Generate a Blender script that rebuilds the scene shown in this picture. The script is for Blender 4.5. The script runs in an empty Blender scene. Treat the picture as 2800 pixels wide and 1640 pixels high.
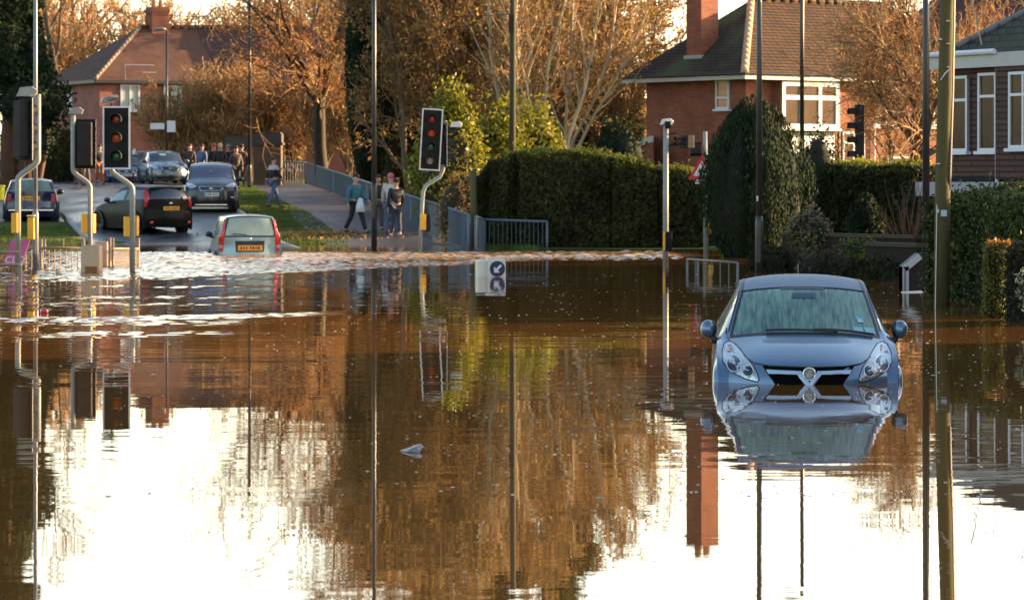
import bpy, bmesh, math, random
import numpy as np
from mathutils import Vector, Matrix
R = math.radians
random.seed(7)
SC = bpy.context.scene
COL = SC.collection
FPX, HCAM, HY = 9000.0, 1.85, 490.0      # focal length in photo pixels, eye height over the water, horizon row

def P(px, py, d):
    return Vector(((px - 1400) * d / FPX, d, HCAM - (py - HY) * d / FPX))
def PX(px, d): return (px - 1400) * d / FPX
def PZ(py, d): return HCAM - (py - HY) * d / FPX

def smooth(t):
    t = np.clip(t, 0, 1); return t * t * (3 - 2 * t)
def gz(x, y):
    A = np.interp(y, [-50, 70, 94, 107, 143, 200, 600], [-.5, -.5, 0, .74, 1.6, 2.4, 4])
    B = np.interp(y, [-50, 72, 87, 110, 200, 600], [-.5, -.5, .0, .3, 1.6, 4])
    w = smooth((np.asarray(x) + 3.5) / 3.5)
    z = A * (1 - w) + B * w
    g = smooth((np.asarray(x) - 4.6) / 1.2) * smooth((np.asarray(y) - 65) / 4)
    z = np.maximum(z, -.5 + .62 * g)
    lft = smooth((-np.asarray(x) - 11.6) / .5) * smooth((np.asarray(y) - 90.5) / 2)
    return np.maximum(z, -.5 + .64 * lft)
def g1(x, y): return float(gz(x, y))

# ------------------------------------------------------------------ materials
MATS = {}
def nodes_of(name):
    m = bpy.data.materials.new(name); m.use_nodes = True
    nt = m.node_tree
    return m, nt, nt.nodes['Principled BSDF']
def setin(b, **k):
    for n, v in k.items():
        n = n.replace('_', ' ')
        if n in b.inputs: b.inputs[n].default_value = v
def c4(c): return (c[0], c[1], c[2], 1)

def mat(name, col, rough=.6, metal=0., col2=None, scale=6., stretch=(1, 1, 1), bump=0., spec=.5, coat=0., detail=5, contrast=.25, trans=0.):
    if name in MATS: return MATS[name]
    m, nt, b = nodes_of(name)
    setin(b, Roughness=rough, Metallic=metal, Specular_IOR_Level=spec, Coat_Weight=coat, Coat_Roughness=.03)
    b.inputs['Base Color'].default_value = c4(col)
    if col2 is not None or bump:
        tc = nt.nodes.new('ShaderNodeTexCoord'); mp = nt.nodes.new('ShaderNodeMapping')
        mp.inputs['Scale'].default_value = stretch
        nz = nt.nodes.new('ShaderNodeTexNoise'); nz.inputs['Scale'].default_value = scale; nz.inputs['Detail'].default_value = detail
        nt.links.new(tc.outputs['Object'], mp.inputs[0]); nt.links.new(mp.outputs[0], nz.inputs['Vector'])
        if col2 is not None:
            rp = nt.nodes.new('ShaderNodeValToRGB')
            rp.color_ramp.elements[0].position = .5 - contrast; rp.color_ramp.elements[0].color = c4(col)
            rp.color_ramp.elements[1].position = .5 + contrast; rp.color_ramp.elements[1].color = c4(col2)
            nt.links.new(nz.outputs['Fac'], rp.inputs[0]); nt.links.new(rp.outputs[0], b.inputs['Base Color'])
        if bump:
            bp = nt.nodes.new('ShaderNodeBump'); bp.inputs['Strength'].default_value = bump; bp.inputs['Distance'].default_value = .03
            nt.links.new(nz.outputs['Fac'], bp.inputs['Height']); nt.links.new(bp.outputs[0], b.inputs['Normal'])
    MATS[name] = m
    return m

def leafmat(name, cols, rough=.55, transl=.0, spec=.3):
    """each leaf (mesh island) takes a colour of its own from the ramp"""
    if name in MATS: return MATS[name]
    m, nt, b = nodes_of(name)
    g = nt.nodes.new('ShaderNodeNewGeometry'); rp = nt.nodes.new('ShaderNodeValToRGB')
    cr = rp.color_ramp
    while len(cr.elements) < len(cols): cr.elements.new(.5)
    for i, c in enumerate(cols):
        cr.elements[i].position = i / max(1, len(cols) - 1); cr.elements[i].color = c4(c)
    nt.links.new(g.outputs['Random Per Island'], rp.inputs[0])
    # clumps of older and fresher growth
    tc = nt.nodes.new('ShaderNodeTexCoord'); nz = nt.nodes.new('ShaderNodeTexNoise'); nz.inputs['Scale'].default_value = 1.1; nz.inputs['Detail'].default_value = 4
    nt.links.new(tc.outputs['Object'], nz.inputs['Vector'])
    vr = nt.nodes.new('ShaderNodeMapRange'); vr.inputs[1].default_value = .35; vr.inputs[2].default_value = .65; vr.inputs[3].default_value = .6; vr.inputs[4].default_value = 1.4; nt.links.new(nz.outputs['Fac'], vr.inputs[0])
    hs = nt.nodes.new('ShaderNodeHueSaturation'); nt.links.new(vr.outputs[0], hs.inputs['Value']); nt.links.new(rp.outputs[0], hs.inputs['Color'])
    rp = hs
    nt.links.new(rp.outputs[0], b.inputs['Base Color'])
    setin(b, Roughness=rough, Specular_IOR_Level=spec)
    if transl:
        tr = nt.nodes.new('ShaderNodeBsdfTranslucent'); mx = nt.nodes.new('ShaderNodeMixShader'); mx.inputs[0].default_value = transl
        nt.links.new(rp.outputs[0], tr.inputs[0])
        nt.links.new(b.outputs[0], mx.inputs[1]); nt.links.new(tr.outputs[0], mx.inputs[2])
        nt.links.new(mx.outputs[0], nt.nodes['Material Output'].inputs[0])
    MATS[name] = m
    return m

def brickmat(name, c1, c2, mortar, bw=.225, bh=.075, ms=.008, moss=None, bump=.4, rough=.85, zs=1.0, offset=.5, mosspos=(.5, .65)):
    """courses run along local x / y and rise with local z"""
    m, nt, b = nodes_of(name)
    tc = nt.nodes.new('ShaderNodeTexCoord'); sp = nt.nodes.new('ShaderNodeSeparateXYZ')
    ad = nt.nodes.new('ShaderNodeMath'); ad.operation = 'ADD'
    mu = nt.nodes.new('ShaderNodeMath'); mu.operation = 'MULTIPLY'; mu.inputs[1].default_value = zs
    cb = nt.nodes.new('ShaderNodeCombineXYZ')
    L = nt.links.new
    L(tc.outputs['Object'], sp.inputs[0]); L(sp.outputs[0], ad.inputs[0]); L(sp.outputs[1], ad.inputs[1]); L(sp.outputs[2], mu.inputs[0])
    L(ad.outputs[0], cb.inputs[0]); L(mu.outputs[0], cb.inputs[1])
    br = nt.nodes.new('ShaderNodeTexBrick'); br.offset = offset
    br.inputs['Scale'].default_value = 1; br.inputs['Brick Width'].default_value = bw; br.inputs['Row Height'].default_value = bh
    br.inputs['Mortar Size'].default_value = ms; br.inputs['Mortar Smooth'].default_value = .3
    br.inputs['Color1'].default_value = c4(c1); br.inputs['Color2'].default_value = c4(c2); br.inputs['Mortar'].default_value = c4(mortar)
    L(cb.outputs[0], br.inputs['Vector'])
    nz = nt.nodes.new('ShaderNodeTexNoise'); nz.inputs['Scale'].default_value = 1.3; nz.inputs['Detail'].default_value = 8
    L(tc.outputs['Object'], nz.inputs['Vector'])
    mx = nt.nodes.new('ShaderNodeMixRGB'); mx.blend_type = 'MULTIPLY'; mx.inputs[0].default_value = .6
    rp = nt.nodes.new('ShaderNodeValToRGB'); rp.color_ramp.elements[0].position = .3; rp.color_ramp.elements[0].color = (.55, .55, .55, 1); rp.color_ramp.elements[1].position = .7
    L(nz.outputs['Fac'], rp.inputs[0]); L(br.outputs['Color'], mx.inputs[1]); L(rp.outputs[0], mx.inputs[2])
    out = mx.outputs[0]
    if moss:
        n2 = nt.nodes.new('ShaderNodeTexNoise'); n2.inputs['Scale'].default_value = .55; n2.inputs['Detail'].default_value = 9
        L(tc.outputs['Object'], n2.inputs['Vector'])
        r2 = nt.nodes.new('ShaderNodeValToRGB'); r2.color_ramp.elements[0].position = mosspos[0]; r2.color_ramp.elements[1].position = mosspos[1]
        r2.color_ramp.elements[0].color = (0, 0, 0, 1); r2.color_ramp.elements[1].color = (.8, .8, .8, 1)
        m2 = nt.nodes.new('ShaderNodeMixRGB'); m2.inputs[2].default_value = c4(moss)
        L(n2.outputs['Fac'], r2.inputs[0]); L(r2.outputs[0], m2.inputs[0]); L(out, m2.inputs[1]); out = m2.outputs[0]
    L(out, b.inputs['Base Color']); setin(b, Roughness=rough, Specular_IOR_Level=.25)
    bp = nt.nodes.new('ShaderNodeBump'); bp.inputs['Strength'].default_value = bump; bp.inputs['Distance'].default_value = .02; bp.invert = True
    L(br.outputs['Fac'], bp.inputs['Height']); L(bp.outputs[0], b.inputs['Normal'])
    MATS[name] = m
    return m

# ------------------------------------------------------------------ mesh building
class MB:
    def __init__(s): s.v = []; s.f = []; s.n = 0
    def add(s, verts, faces):
        o = s.n
        s.v.extend([tuple(p) for p in verts]); s.n += len(verts)
        s.f.extend([tuple(i + o for i in f) for f in faces])
    def box(s, c, size, rot=None, taper=1.0):
        hx, hy, hz = size[0] / 2, size[1] / 2, size[2] / 2
        vs = []
        for z in (-1, 1):
            k = taper if z > 0 else 1
            for x, y in ((-1, -1), (1, -1), (1, 1), (-1, 1)):
                p = Vector((x * hx * k, y * hy * k, z * hz))
                if rot is not None: p = rot @ p
                vs.append(p + Vector(c))
        s.add(vs, [(3, 2, 1, 0), (4, 5, 6, 7), (0, 1, 5, 4), (1, 2, 6, 5), (2, 3, 7, 6), (3, 0, 4, 7)])
    def tube(s, pts, rad, n=8, cap=True):
        pts = [Vector(p) for p in pts]
        if not hasattr(rad, '__len__'): rad = [rad] * len(pts)
        vs = []; fs = []
        up = Vector((0, 0, 1)); prevx = None
        for i, p in enumerate(pts):
            d = (pts[min(i + 1, len(pts) - 1)] - pts[max(i - 1, 0)])
            d = d.normalized() if d.length > 1e-9 else up
            x = prevx if prevx is not None else (Vector((1, 0, 0)) if abs(d.x) < .9 else Vector((0, 1, 0)))
            x = (x - d * x.dot(d)).normalized(); prevx = x
            y = d.cross(x)
            for k in range(n):
                a = 2 * math.pi * k / n
                vs.append(p + (x * math.cos(a) + y * math.sin(a)) * rad[i])
        for i in range(len(pts) - 1):
            for k in range(n):
                fs.append((i * n + k, i * n + (k + 1) % n, (i + 1) * n + (k + 1) % n, (i + 1) * n + k))
        if cap:
            fs.append(tuple(range(n - 1, -1, -1))); b = (len(pts) - 1) * n; fs.append(tuple(range(b, b + n)))
        s.add(vs, fs)
    def ball(s, c, r, nu=12, nv=8):
        if not hasattr(r, '__len__'): r = (r, r, r)
        vs = [(c[0], c[1], c[2] - r[2])]
        for j in range(1, nv):
            a = -math.pi / 2 + math.pi * j / nv
            for i in range(nu):
                t = 2 * math.pi * i / nu
                vs.append((c[0] + r[0] * math.cos(a) * math.cos(t), c[1] + r[1] * math.cos(a) * math.sin(t), c[2] + r[2] * math.sin(a)))
        vs.append((c[0], c[1], c[2] + r[2])); fs = []
        for i in range(nu): fs.append((0, 1 + (i + 1) % nu, 1 + i))
        for j in range(nv - 2):
            for i in range(nu):
                a = 1 + j * nu
                fs.append((a + i, a + (i + 1) % nu, a + nu + (i + 1) % nu, a + nu + i))
        a = 1 + (nv - 2) * nu
        for i in range(nu): fs.append((a + i, a + (i + 1) % nu, len(vs) - 1))
        s.add(vs, fs)
    def prism(s, poly, d0, d1, axis='y', M=None):
        """poly in (x,z) pushed along y from d0 to d1 (or (x,y) along z)"""
        n = len(poly); vs = []
        for d in (d0, d1):
            for a, b in poly:
                p = Vector((a, d, b)) if axis == 'y' else (Vector((a, b, d)) if axis == 'z' else Vector((d, a, b)))
                vs.append(M @ p if M is not None else p)
        fs = [tuple(range(n)), tuple(range(2 * n - 1, n - 1, -1))]
        for i in range(n): fs.append((i, i + n, (i + 1) % n + n, (i + 1) % n))
        s.add(vs, fs)
    def quad(s, a, b, c, d): s.add([a, b, c, d], [(0, 1, 2, 3)])
    def build(s, name, m, parent=None, smooth_=False, bevel=0., loc=None):
        me = bpy.data.meshes.new(name)
        me.from_pydata([tuple(p) for p in s.v], [], s.f); me.update()
        o = bpy.data.objects.new(name, me); COL.objects.link(o)
        if m is not None: me.materials.append(m)
        if smooth_: me.polygons.foreach_set('use_smooth', [True] * len(me.polygons))
        if bevel:
            md = o.modifiers.new('Bevel', 'BEVEL'); md.width = bevel; md.segments = 2; md.limit_method = 'ANGLE'; md.angle_limit = R(40)
        if parent is not None: o.parent = parent
        if loc is not None: o.location = loc
        fix_normals(me)
        return o
def fix_normals(me):
    if len(me.polygons) < 4000:
        bm = bmesh.new(); bm.from_mesh(me); bmesh.ops.recalc_face_normals(bm, faces=bm.faces); bm.to_mesh(me); bm.free()

def npmesh(name, V, F, m, parent=None, smooth_=False):
    """big meshes straight from arrays; F is (n,k) with one k"""
    V = np.asarray(V, dtype=np.float32); F = np.asarray(F, dtype=np.int32)
    me = bpy.data.meshes.new(name)
    k = F.shape[1]
    me.vertices.add(len(V)); me.loops.add(F.size); me.polygons.add(len(F))
    me.vertices.foreach_set('co', V.ravel()); me.loops.foreach_set('vertex_index', F.ravel())
    me.polygons.foreach_set('loop_start', np.arange(0, F.size, k, dtype=np.int32))
    me.polygons.foreach_set('loop_total', np.full(len(F), k, dtype=np.int32))
    if smooth_: me.polygons.foreach_set('use_smooth', np.ones(len(F), dtype=bool))
    me.update(calc_edges=True); me.validate()
    o = bpy.data.objects.new(name, me); COL.objects.link(o)
    if m is not None: me.materials.append(m)
    if parent is not None: o.parent = parent
    return o

def tag(o, label=None, cat=None, group=None, kind=None):
    if label: o['label'] = label
    if cat: o['category'] = cat
    if group: o['group'] = group
    if kind: o['kind'] = kind
    return o
def thing(name, label, cat, loc=(0, 0, 0), rz=0., group=None):
    o = bpy.data.objects.new(name, None); COL.objects.link(o); o.empty_display_size = .2
    o.location = loc; o.rotation_euler = (0, 0, rz)
    return tag(o, label, cat, group)
def copy_tree(o, parent=None):
    c = o.copy(); COL.objects.link(c)
    if parent is not None: c.parent = parent
    for ch in [x for x in bpy.data.objects if x.parent == o]: copy_tree(ch, c)
    return c

# ------------------------------------------------------------------ light, sky, camera
AZ, EL = R(72), R(10.5)
w = bpy.data.worlds.new('World'); SC.world = w; w.use_nodes = True
nt = w.node_tree; bg = nt.nodes['Background']
sky = nt.nodes.new('ShaderNodeTexSky'); sky.sky_type = 'NISHITA'; sky.sun_disc = False
sky.sun_elevation = EL; sky.sun_rotation = AZ
sky.air_density = 1.0; sky.dust_density = 1.6; sky.ozone_density = 1.0
# thin bright haze cloud low over the horizon, brighter towards the sun
L_ = nt.links.new
tc = nt.nodes.new('ShaderNodeTexCoord'); sp = nt.nodes.new('ShaderNodeSeparateXYZ'); L_(tc.outputs['Generated'], sp.inputs[0])
rp = nt.nodes.new('ShaderNodeValToRGB'); e = rp.color_ramp.elements
e[0].position = 0; e[0].color = (1, 1, 1, 1); e[1].position = .42; e[1].color = (0, 0, 0, 1); q = e.new(.13); q.color = (.82, .82, .82, 1); q = e.new(.24); q.color = (.28, .28, .28, 1)
L_(sp.outputs[2], rp.inputs[0])
dt = nt.nodes.new('ShaderNodeVectorMath'); dt.operation = 'DOT_PRODUCT'; dt.inputs[1].default_value = (math.sin(AZ), math.cos(AZ), 0); L_(tc.outputs['Generated'], dt.inputs[0])
mr = nt.nodes.new('ShaderNodeMapRange'); mr.inputs[1].default_value = -1; mr.inputs[2].default_value = 1; mr.inputs[3].default_value = -.12; mr.inputs[4].default_value = 1.4; mr.clamp = True; L_(dt.outputs['Value'], mr.inputs[0])
mx0 = nt.nodes.new('ShaderNodeMath'); mx0.operation = 'MAXIMUM'; mx0.inputs[1].default_value = .02; L_(mr.outputs[0], mx0.inputs[0])
cn = nt.nodes.new('ShaderNodeTexNoise'); cn.inputs['Scale'].default_value = 2.2; cn.inputs['Detail'].default_value = 6; cm = nt.nodes.new('ShaderNodeMapping'); cm.inputs['Scale'].default_value = (1, 1, 5); L_(tc.outputs['Generated'], cm.inputs[0]); L_(cm.outputs[0], cn.inputs['Vector'])
cr = nt.nodes.new('ShaderNodeMapRange'); cr.inputs[1].default_value = .3; cr.inputs[2].default_value = .7; cr.inputs[3].default_value = .8; cr.inputs[4].default_value = 1.15; L_(cn.outputs['Fac'], cr.inputs[0])
m1 = nt.nodes.new('ShaderNodeMath'); m1.operation = 'MULTIPLY'; L_(rp.outputs[0], m1.inputs[0]); L_(mx0.outputs[0], m1.inputs[1])
m2 = nt.nodes.new('ShaderNodeMath'); m2.operation = 'MULTIPLY'; L_(m1.outputs[0], m2.inputs[0]); L_(cr.outputs[0], m2.inputs[1])
hz = nt.nodes.new('ShaderNodeMixRGB'); hz.blend_type = 'ADD'; hz.inputs[0].default_value = 1
hc = nt.nodes.new('ShaderNodeVectorMath'); hc.operation = 'SCALE'; hc.inputs[0].default_value = (4.8, 4.1, 2.95); L_(m2.outputs[0], hc.inputs['Scale'])
L_(sky.outputs[0], hz.inputs[1]); L_(hc.outputs[0], hz.inputs[2]); L_(hz.outputs[0], bg.inputs[0]); bg.inputs[1].default_value = .13
sl = bpy.data.lights.new('sun', 'SUN'); sl.energy = 5.0; sl.angle = R(.5); sl.color = (1, .69, .37)
so = bpy.data.objects.new('sun', sl); COL.objects.link(so)
sd = Vector((math.sin(AZ) * math.cos(EL), math.cos(AZ) * math.cos(EL), math.sin(EL)))
so.rotation_euler = sd.to_track_quat('Z', 'Y').to_euler(); so.location = (30, 30, 30)
cam = bpy.data.cameras.new('camera'); co = bpy.data.objects.new('camera', cam); COL.objects.link(co)
co.location = (0, 0, HCAM); co.rotation_euler = (R(90), 0, 0)
cam.sensor_width = 36; cam.sensor_fit = 'HORIZONTAL'; cam.lens = 36 * FPX / 2800
cam.shift_x = 0; cam.shift_y = -(820 - HY) / 2800
cam.clip_start = .5; cam.clip_end = 3000
cam.dof.use_dof = True; cam.dof.focus_distance = 33; cam.dof.aperture_fstop = 7.0
SC.camera = co
SC.view_settings.view_transform = 'Standard'; SC.view_settings.look = 'None'
SC.view_settings.exposure = 1.88; SC.view_settings.gamma = 1
SC.cycles.max_bounces = 8; SC.cycles.diffuse_bounces = 3; SC.cycles.glossy_bounces = 4; SC.cycles.transparent_max_bounces = 6
SC.cycles.sample_clamp_indirect = 6; SC.cycles.use_denoising = True

# ------------------------------------------------------------------ terrain, road, water
def grid_mesh(name, xs, ys, zf, m, parent=None, smooth_=True):
    X, Y = np.meshgrid(xs, ys); Z = zf(X, Y)
    V = np.stack([X, Y, Z], -1).reshape(-1, 3); nx, ny = len(xs), len(ys)
    i = np.arange((ny - 1) * nx).reshape(ny - 1, nx)[:, :-1].ravel()
    F = np.stack([i, i + 1, i + nx + 1, i + nx], -1)
    return npmesh(name, V, F, m, parent, smooth_)
m_earth = mat('verge earth', (.035, .06, .012), .95, col2=(.07, .075, .02), scale=1.2, bump=.6, spec=.1)
xs = np.concatenate([np.linspace(-300, -40, 12), np.arange(-38, 38, 1.0), np.linspace(40, 300, 12)])
ys = np.concatenate([np.arange(-30, 60, 5.), np.arange(60, 150, 1.), np.linspace(150, 600, 30)])
tag(grid_mesh('ground', xs, ys, lambda x, y: gz(x, y), m_earth), kind='structure')

def strip(name, rows, m, lift, n=8, kind='structure'):
    """rows: (y, xleft, xright) draped on the ground"""
    ys = np.array([r[0] for r in rows], float)
    yy = np.arange(ys[0], ys[-1] + .01, .5)
    xl = np.interp(yy, ys, [r[1] for r in rows]); xr = np.interp(yy, ys, [r[2] for r in rows])
    T = np.linspace(0, 1, n + 1)
    X = xl[:, None] * (1 - T) + xr[:, None] * T; Y = np.repeat(yy[:, None], n + 1, 1)
    Z = gz(X, Y) + lift
    V = np.stack([X, Y, Z], -1).reshape(-1, 3); nx = n + 1
    i = np.arange((len(yy) - 1) * nx).reshape(-1, nx)[:, :-1].ravel()
    F = np.stack([i, i + 1, i + nx + 1, i + nx], -1)
    return tag(npmesh(name, V, F, m, smooth_=True), kind=kind)
def wetmat(name, c1, c2, r0, r1, scale=.8):
    m, nt, b = nodes_of(name); L = nt.links.new
    tc = nt.nodes.new('ShaderNodeTexCoord'); mp = nt.nodes.new('ShaderNodeMapping'); mp.inputs['Scale'].default_value = (1, .25, 1)
    n1 = nt.nodes.new('ShaderNodeTexNoise'); n1.inputs['Scale'].default_value = scale; n1.inputs['Detail'].default_value = 6
    L(tc.outputs['Object'], mp.inputs[0]); L(mp.outputs[0], n1.inputs['Vector'])
    a = nt.nodes.new('ShaderNodeValToRGB'); a.color_ramp.elements[0].position = .35; a.color_ramp.elements[1].position = .65
    a.color_ramp.elements[0].color = c4(c1); a.color_ramp.elements[1].color = c4(c2); L(n1.outputs['Fac'], a.inputs[0]); L(a.outputs[0], b.inputs['Base Color'])
    r = nt.nodes.new('ShaderNodeMapRange'); r.inputs[1].default_value = .35; r.inputs[2].default_value = .65; r.inputs[3].default_value = r0; r.inputs[4].default_value = r1
    L(n1.outputs['Fac'], r.inputs[0]); L(r.outputs[0], b.inputs['Roughness'])
    n2 = nt.nodes.new('ShaderNodeTexNoise'); n2.inputs['Scale'].default_value = 60; bp = nt.nodes.new('ShaderNodeBump'); bp.inputs['Strength'].default_value = .25; bp.inputs['Distance'].default_value = .01
    L(tc.outputs['Object'], n2.inputs['Vector']); L(n2.outputs['Fac'], bp.inputs['Height']); L(bp.outputs[0], b.inputs['Normal'])
    return m
m_road = wetmat('wet asphalt', (.05, .05, .056), (.075, .072, .075), .2, .5)
m_path = wetmat('wet path asphalt', (.06, .05, .052), (.085, .07, .07), .35, .6)
road_rows = [(60, -6.2, -1.4), (80, -9.4, -4.2), (94, -12.0, -6.75), (107, -14.6, -8.9), (120, -17.2, -11.0), (143, -20.6, -13.9), (170, -23.5, -17.0), (215, -27, -20)]
strip('road', road_rows, m_road, .008, 10)
strip('side_road', [(103, -40, -14.0), (121, -44, -17.5), (136, -46, -19.7)], m_road, .004, 8)
m_pave = mat('pale paving', (.33, .26, .21), .8, col2=(.4, .33, .27), scale=2)
strip('pavement', [(137.2, -46, -19.9), (141.5, -46, -20.3)], m_pave, .02, 10)
path_rows = [(84, -4.0, -.8), (88, -4.3, -1.2), (96, -5.7, -2.2), (104, -6.9, -3.3), (115, -8.0, -4.85), (128, -9.8, -6.6), (145, -12.0, -9.1), (172, -16.2, -12.5)]
strip('footpath', path_rows, m_path, .012, 6)
m_kerb = mat('kerb stone', (.28, .27, .25), .8, col2=(.36, .34, .32), scale=3)
def kerb(name, side):
    b = MB(); pts = []
    for y in np.arange(86, 170, 2.):
        x = float(np.interp(y, [r[0] for r in road_rows], [r[side] for r in road_rows])); pts.append((x, y, g1(x, y)))
    for a, c in zip(pts[:-1], pts[1:]):
        if side == 1 and 102 < a[1] < 137: continue
        s = .12 if side == 2 else -.12
        b.add([(a[0], a[1], a[2] - .1), (a[0] + s, a[1], a[2] - .1), (a[0] + s, a[1], a[2] + .11), (a[0], a[1], a[2] + .11),
               (c[0], c[1], c[2] - .1), (c[0] + s, c[1], c[2] - .1), (c[0] + s, c[1], c[2] + .11), (c[0], c[1], c[2] + .11)],
              [(0, 1, 2, 3), (7, 6, 5, 4), (0, 4, 5, 1), (1, 5, 6, 2), (2, 6, 7, 3), (3, 7, 4, 0)])
    tag(b.build(name, m_kerb), kind='structure')
kerb('kerb', 1); kerb('kerb_strip', 2)

# the flood: one sheet with real wavelets where the current runs, calm elsewhere
def water_mat():
    m, nt, b = nodes_of('muddy flood water'); L = nt.links.new
    geo = nt.nodes.new('ShaderNodeNewGeometry')
    def slope(sx, sy, amp, det, rough=.55):
        mp = nt.nodes.new('ShaderNodeMapping'); mp.inputs['Scale'].default_value = (sx, sy, 1); L(geo.outputs['Position'], mp.inputs[0])
        nz = nt.nodes.new('ShaderNodeTexNoise'); nz.inputs['Scale'].default_value = 1; nz.inputs['Detail'].default_value = det; nz.inputs['Roughness'].default_value = rough
        L(mp.outputs[0], nz.inputs['Vector'])
        sb = nt.nodes.new('ShaderNodeVectorMath'); sb.operation = 'SUBTRACT'; sb.inputs[1].default_value = (.5, .5, .5); L(nz.outputs['Color'], sb.inputs[0])
        sc = nt.nodes.new('ShaderNodeVectorMath'); sc.operation = 'MULTIPLY'; sc.inputs[1].default_value = (amp[0], amp[1], 0); L(sb.outputs[0], sc.inputs[0])
        return sc.outputs[0]
    a = slope(.55, 3.6, (.003, .013), 3)
    c = slope(3.0, 16., (.002, .008), 2)
    d = slope(.06, .35, (.0008, .0042), 1)
    # patches where a breath of wind ruffles the surface
    mp = nt.nodes.new('ShaderNodeMapping'); mp.inputs['Scale'].default_value = (.09, .32, 1); L(geo.outputs['Position'], mp.inputs[0])
    nz = nt.nodes.new('ShaderNodeTexNoise'); nz.inputs['Scale'].default_value = 1; nz.inputs['Detail'].default_value = 4; L(mp.outputs[0], nz.inputs['Vector'])
    mr = nt.nodes.new('ShaderNodeMapRange'); mr.inputs[1].default_value = .35; mr.inputs[2].default_value = .7; mr.inputs[3].default_value = .35; mr.inputs[4].default_value = 1.7
    L(nz.outputs['Fac'], mr.inputs[0])
    def add(u, v):
        n = nt.nodes.new('ShaderNodeVectorMath'); n.operation = 'ADD'; L(u, n.inputs[0]); L(v, n.inputs[1]); return n.outputs[0]
    s = add(add(a, c), d)
    sc = nt.nodes.new('ShaderNodeVectorMath'); sc.operation = 'SCALE'; L(s, sc.inputs[0]); L(mr.outputs[0], sc.inputs['Scale'])
    # open water farther out is more ruffled than the sheltered foreground
    sp = nt.nodes.new('ShaderNodeSeparateXYZ'); L(geo.outputs['Position'], sp.inputs[0])
    ym = nt.nodes.new('ShaderNodeMapRange'); ym.inputs[1].default_value = 28; ym.inputs[2].default_value = 46; ym.inputs[3].default_value = 1.1; ym.inputs[4].default_value = 2.2; L(sp.outputs[1], ym.inputs[0])
    sy2 = nt.nodes.new('ShaderNodeVectorMath'); sy2.operation = 'SCALE'; L(sc.outputs[0], sy2.inputs[0]); L(ym.outputs[0], sy2.inputs['Scale'])
    n = add(sy2.outputs[0], geo.outputs['Normal'])
    nn = nt.nodes.new('ShaderNodeVectorMath'); nn.operation = 'NORMALIZE'; L(n, nn.inputs[0])
    L(nn.outputs[0], b.inputs['Normal'])
    # sunlit brightness of the band past the hedge, put into the base colour
    at = nt.nodes.new('ShaderNodeAttribute'); at.attribute_name = 'sunlit_band'
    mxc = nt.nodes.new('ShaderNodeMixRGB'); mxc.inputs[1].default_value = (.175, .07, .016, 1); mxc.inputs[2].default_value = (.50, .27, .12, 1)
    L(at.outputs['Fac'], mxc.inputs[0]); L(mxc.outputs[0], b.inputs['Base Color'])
    setin(b, Roughness=.0, IOR=1.33, Specular_IOR_Level=.5)
    return m
def water_height(X, Y):
    rg = np.random.default_rng(3)
    # where the current breaks the surface
    wob = .9 * np.sin(X * .55 + 1) + .5 * np.sin(X * 1.31 + 2.)
    low1 = np.interp(X, [-13, -9, -6, -3.4, -1.0, 1.0, 4], [56, 58, 62.5, 67.0, 72.0, 74.8, 76.5])
    up1 = np.interp(X, [-13, -6, -3, 4], [84.5, 84.0, 83.6, 85.0])
    b1 = smooth((Y - low1 - .35 * wob) / .8) * smooth((up1 - Y) / .8) * smooth((4.2 - X) / .4)
    low2 = np.interp(X, [-8, -5.6, -4.2, -2.7, -1.5], [42.4, 42.6, 43.4, 44.4, 45.2]); 
    b2 = smooth((Y - low2) / .35) * smooth((low2 + 2.0 + .25 * wob - Y) / .6) * smooth((-1.9 - X) / 1.6)
    b3 = smooth((-2.5 - X) / 2.5) * smooth((Y - 33) / 8) * smooth((75 - Y) / 4)
    lanes = np.zeros_like(X)
    for k in range(7):
        lanes += np.sin(Y * rg.uniform(.5, 2.6) + X * rg.uniform(-.12, .12) + rg.uniform(0, 6))
    b3 = b3 * (.06 + .26 * smooth((lanes + .1) / 2.4))
    b4 = smooth((Y - 39) / 1.) * smooth((41.5 - Y) / 1.) * .0
    rough_ = np.maximum(np.maximum(b1, b2), b3)
    H = np.zeros_like(X)
    for k in range(44):
        lam = rg.uniform(.2, .5); th = rg.normal(0, .75); kk = 2 * math.pi / lam
        H += (lam ** 1.1) * .0040 * np.sin(kk * (X * math.sin(th) + Y * math.cos(th)) + rg.uniform(0, 6.28))
    return H * rough_ * (1.2 + 1.1 * smooth((X + 6.5) / 4.5) * smooth((Y - 66) / 3))
xs = np.concatenate([np.linspace(-250, -16, 16), np.arange(-14.5, 5.5, .075), np.linspace(6, 60, 14)])
ys = np.concatenate([np.linspace(-25, 30, 30), np.arange(32, 88, .065), np.linspace(88.3, 100, 16)])
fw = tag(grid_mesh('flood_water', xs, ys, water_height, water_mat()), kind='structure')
XX, YY = np.meshgrid(xs, ys)
sunlit_band = smooth((YY - np.interp(XX, [-9, -6, -3.4, -1.0, 1.0, 4], [72, 73, 73.2, 74.5, 76, 77.2])) / 1.5) * smooth((85.5 - YY) / 1.5) * smooth((4.8 - XX) / .6) * smooth((XX + 9) / 3)  # mask for the sunlit paleness painted into the water
fw.data.attributes.new('sunlit_band', 'FLOAT', 'POINT').data.foreach_set('value', sunlit_band.ravel().astype(np.float32))
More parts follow.
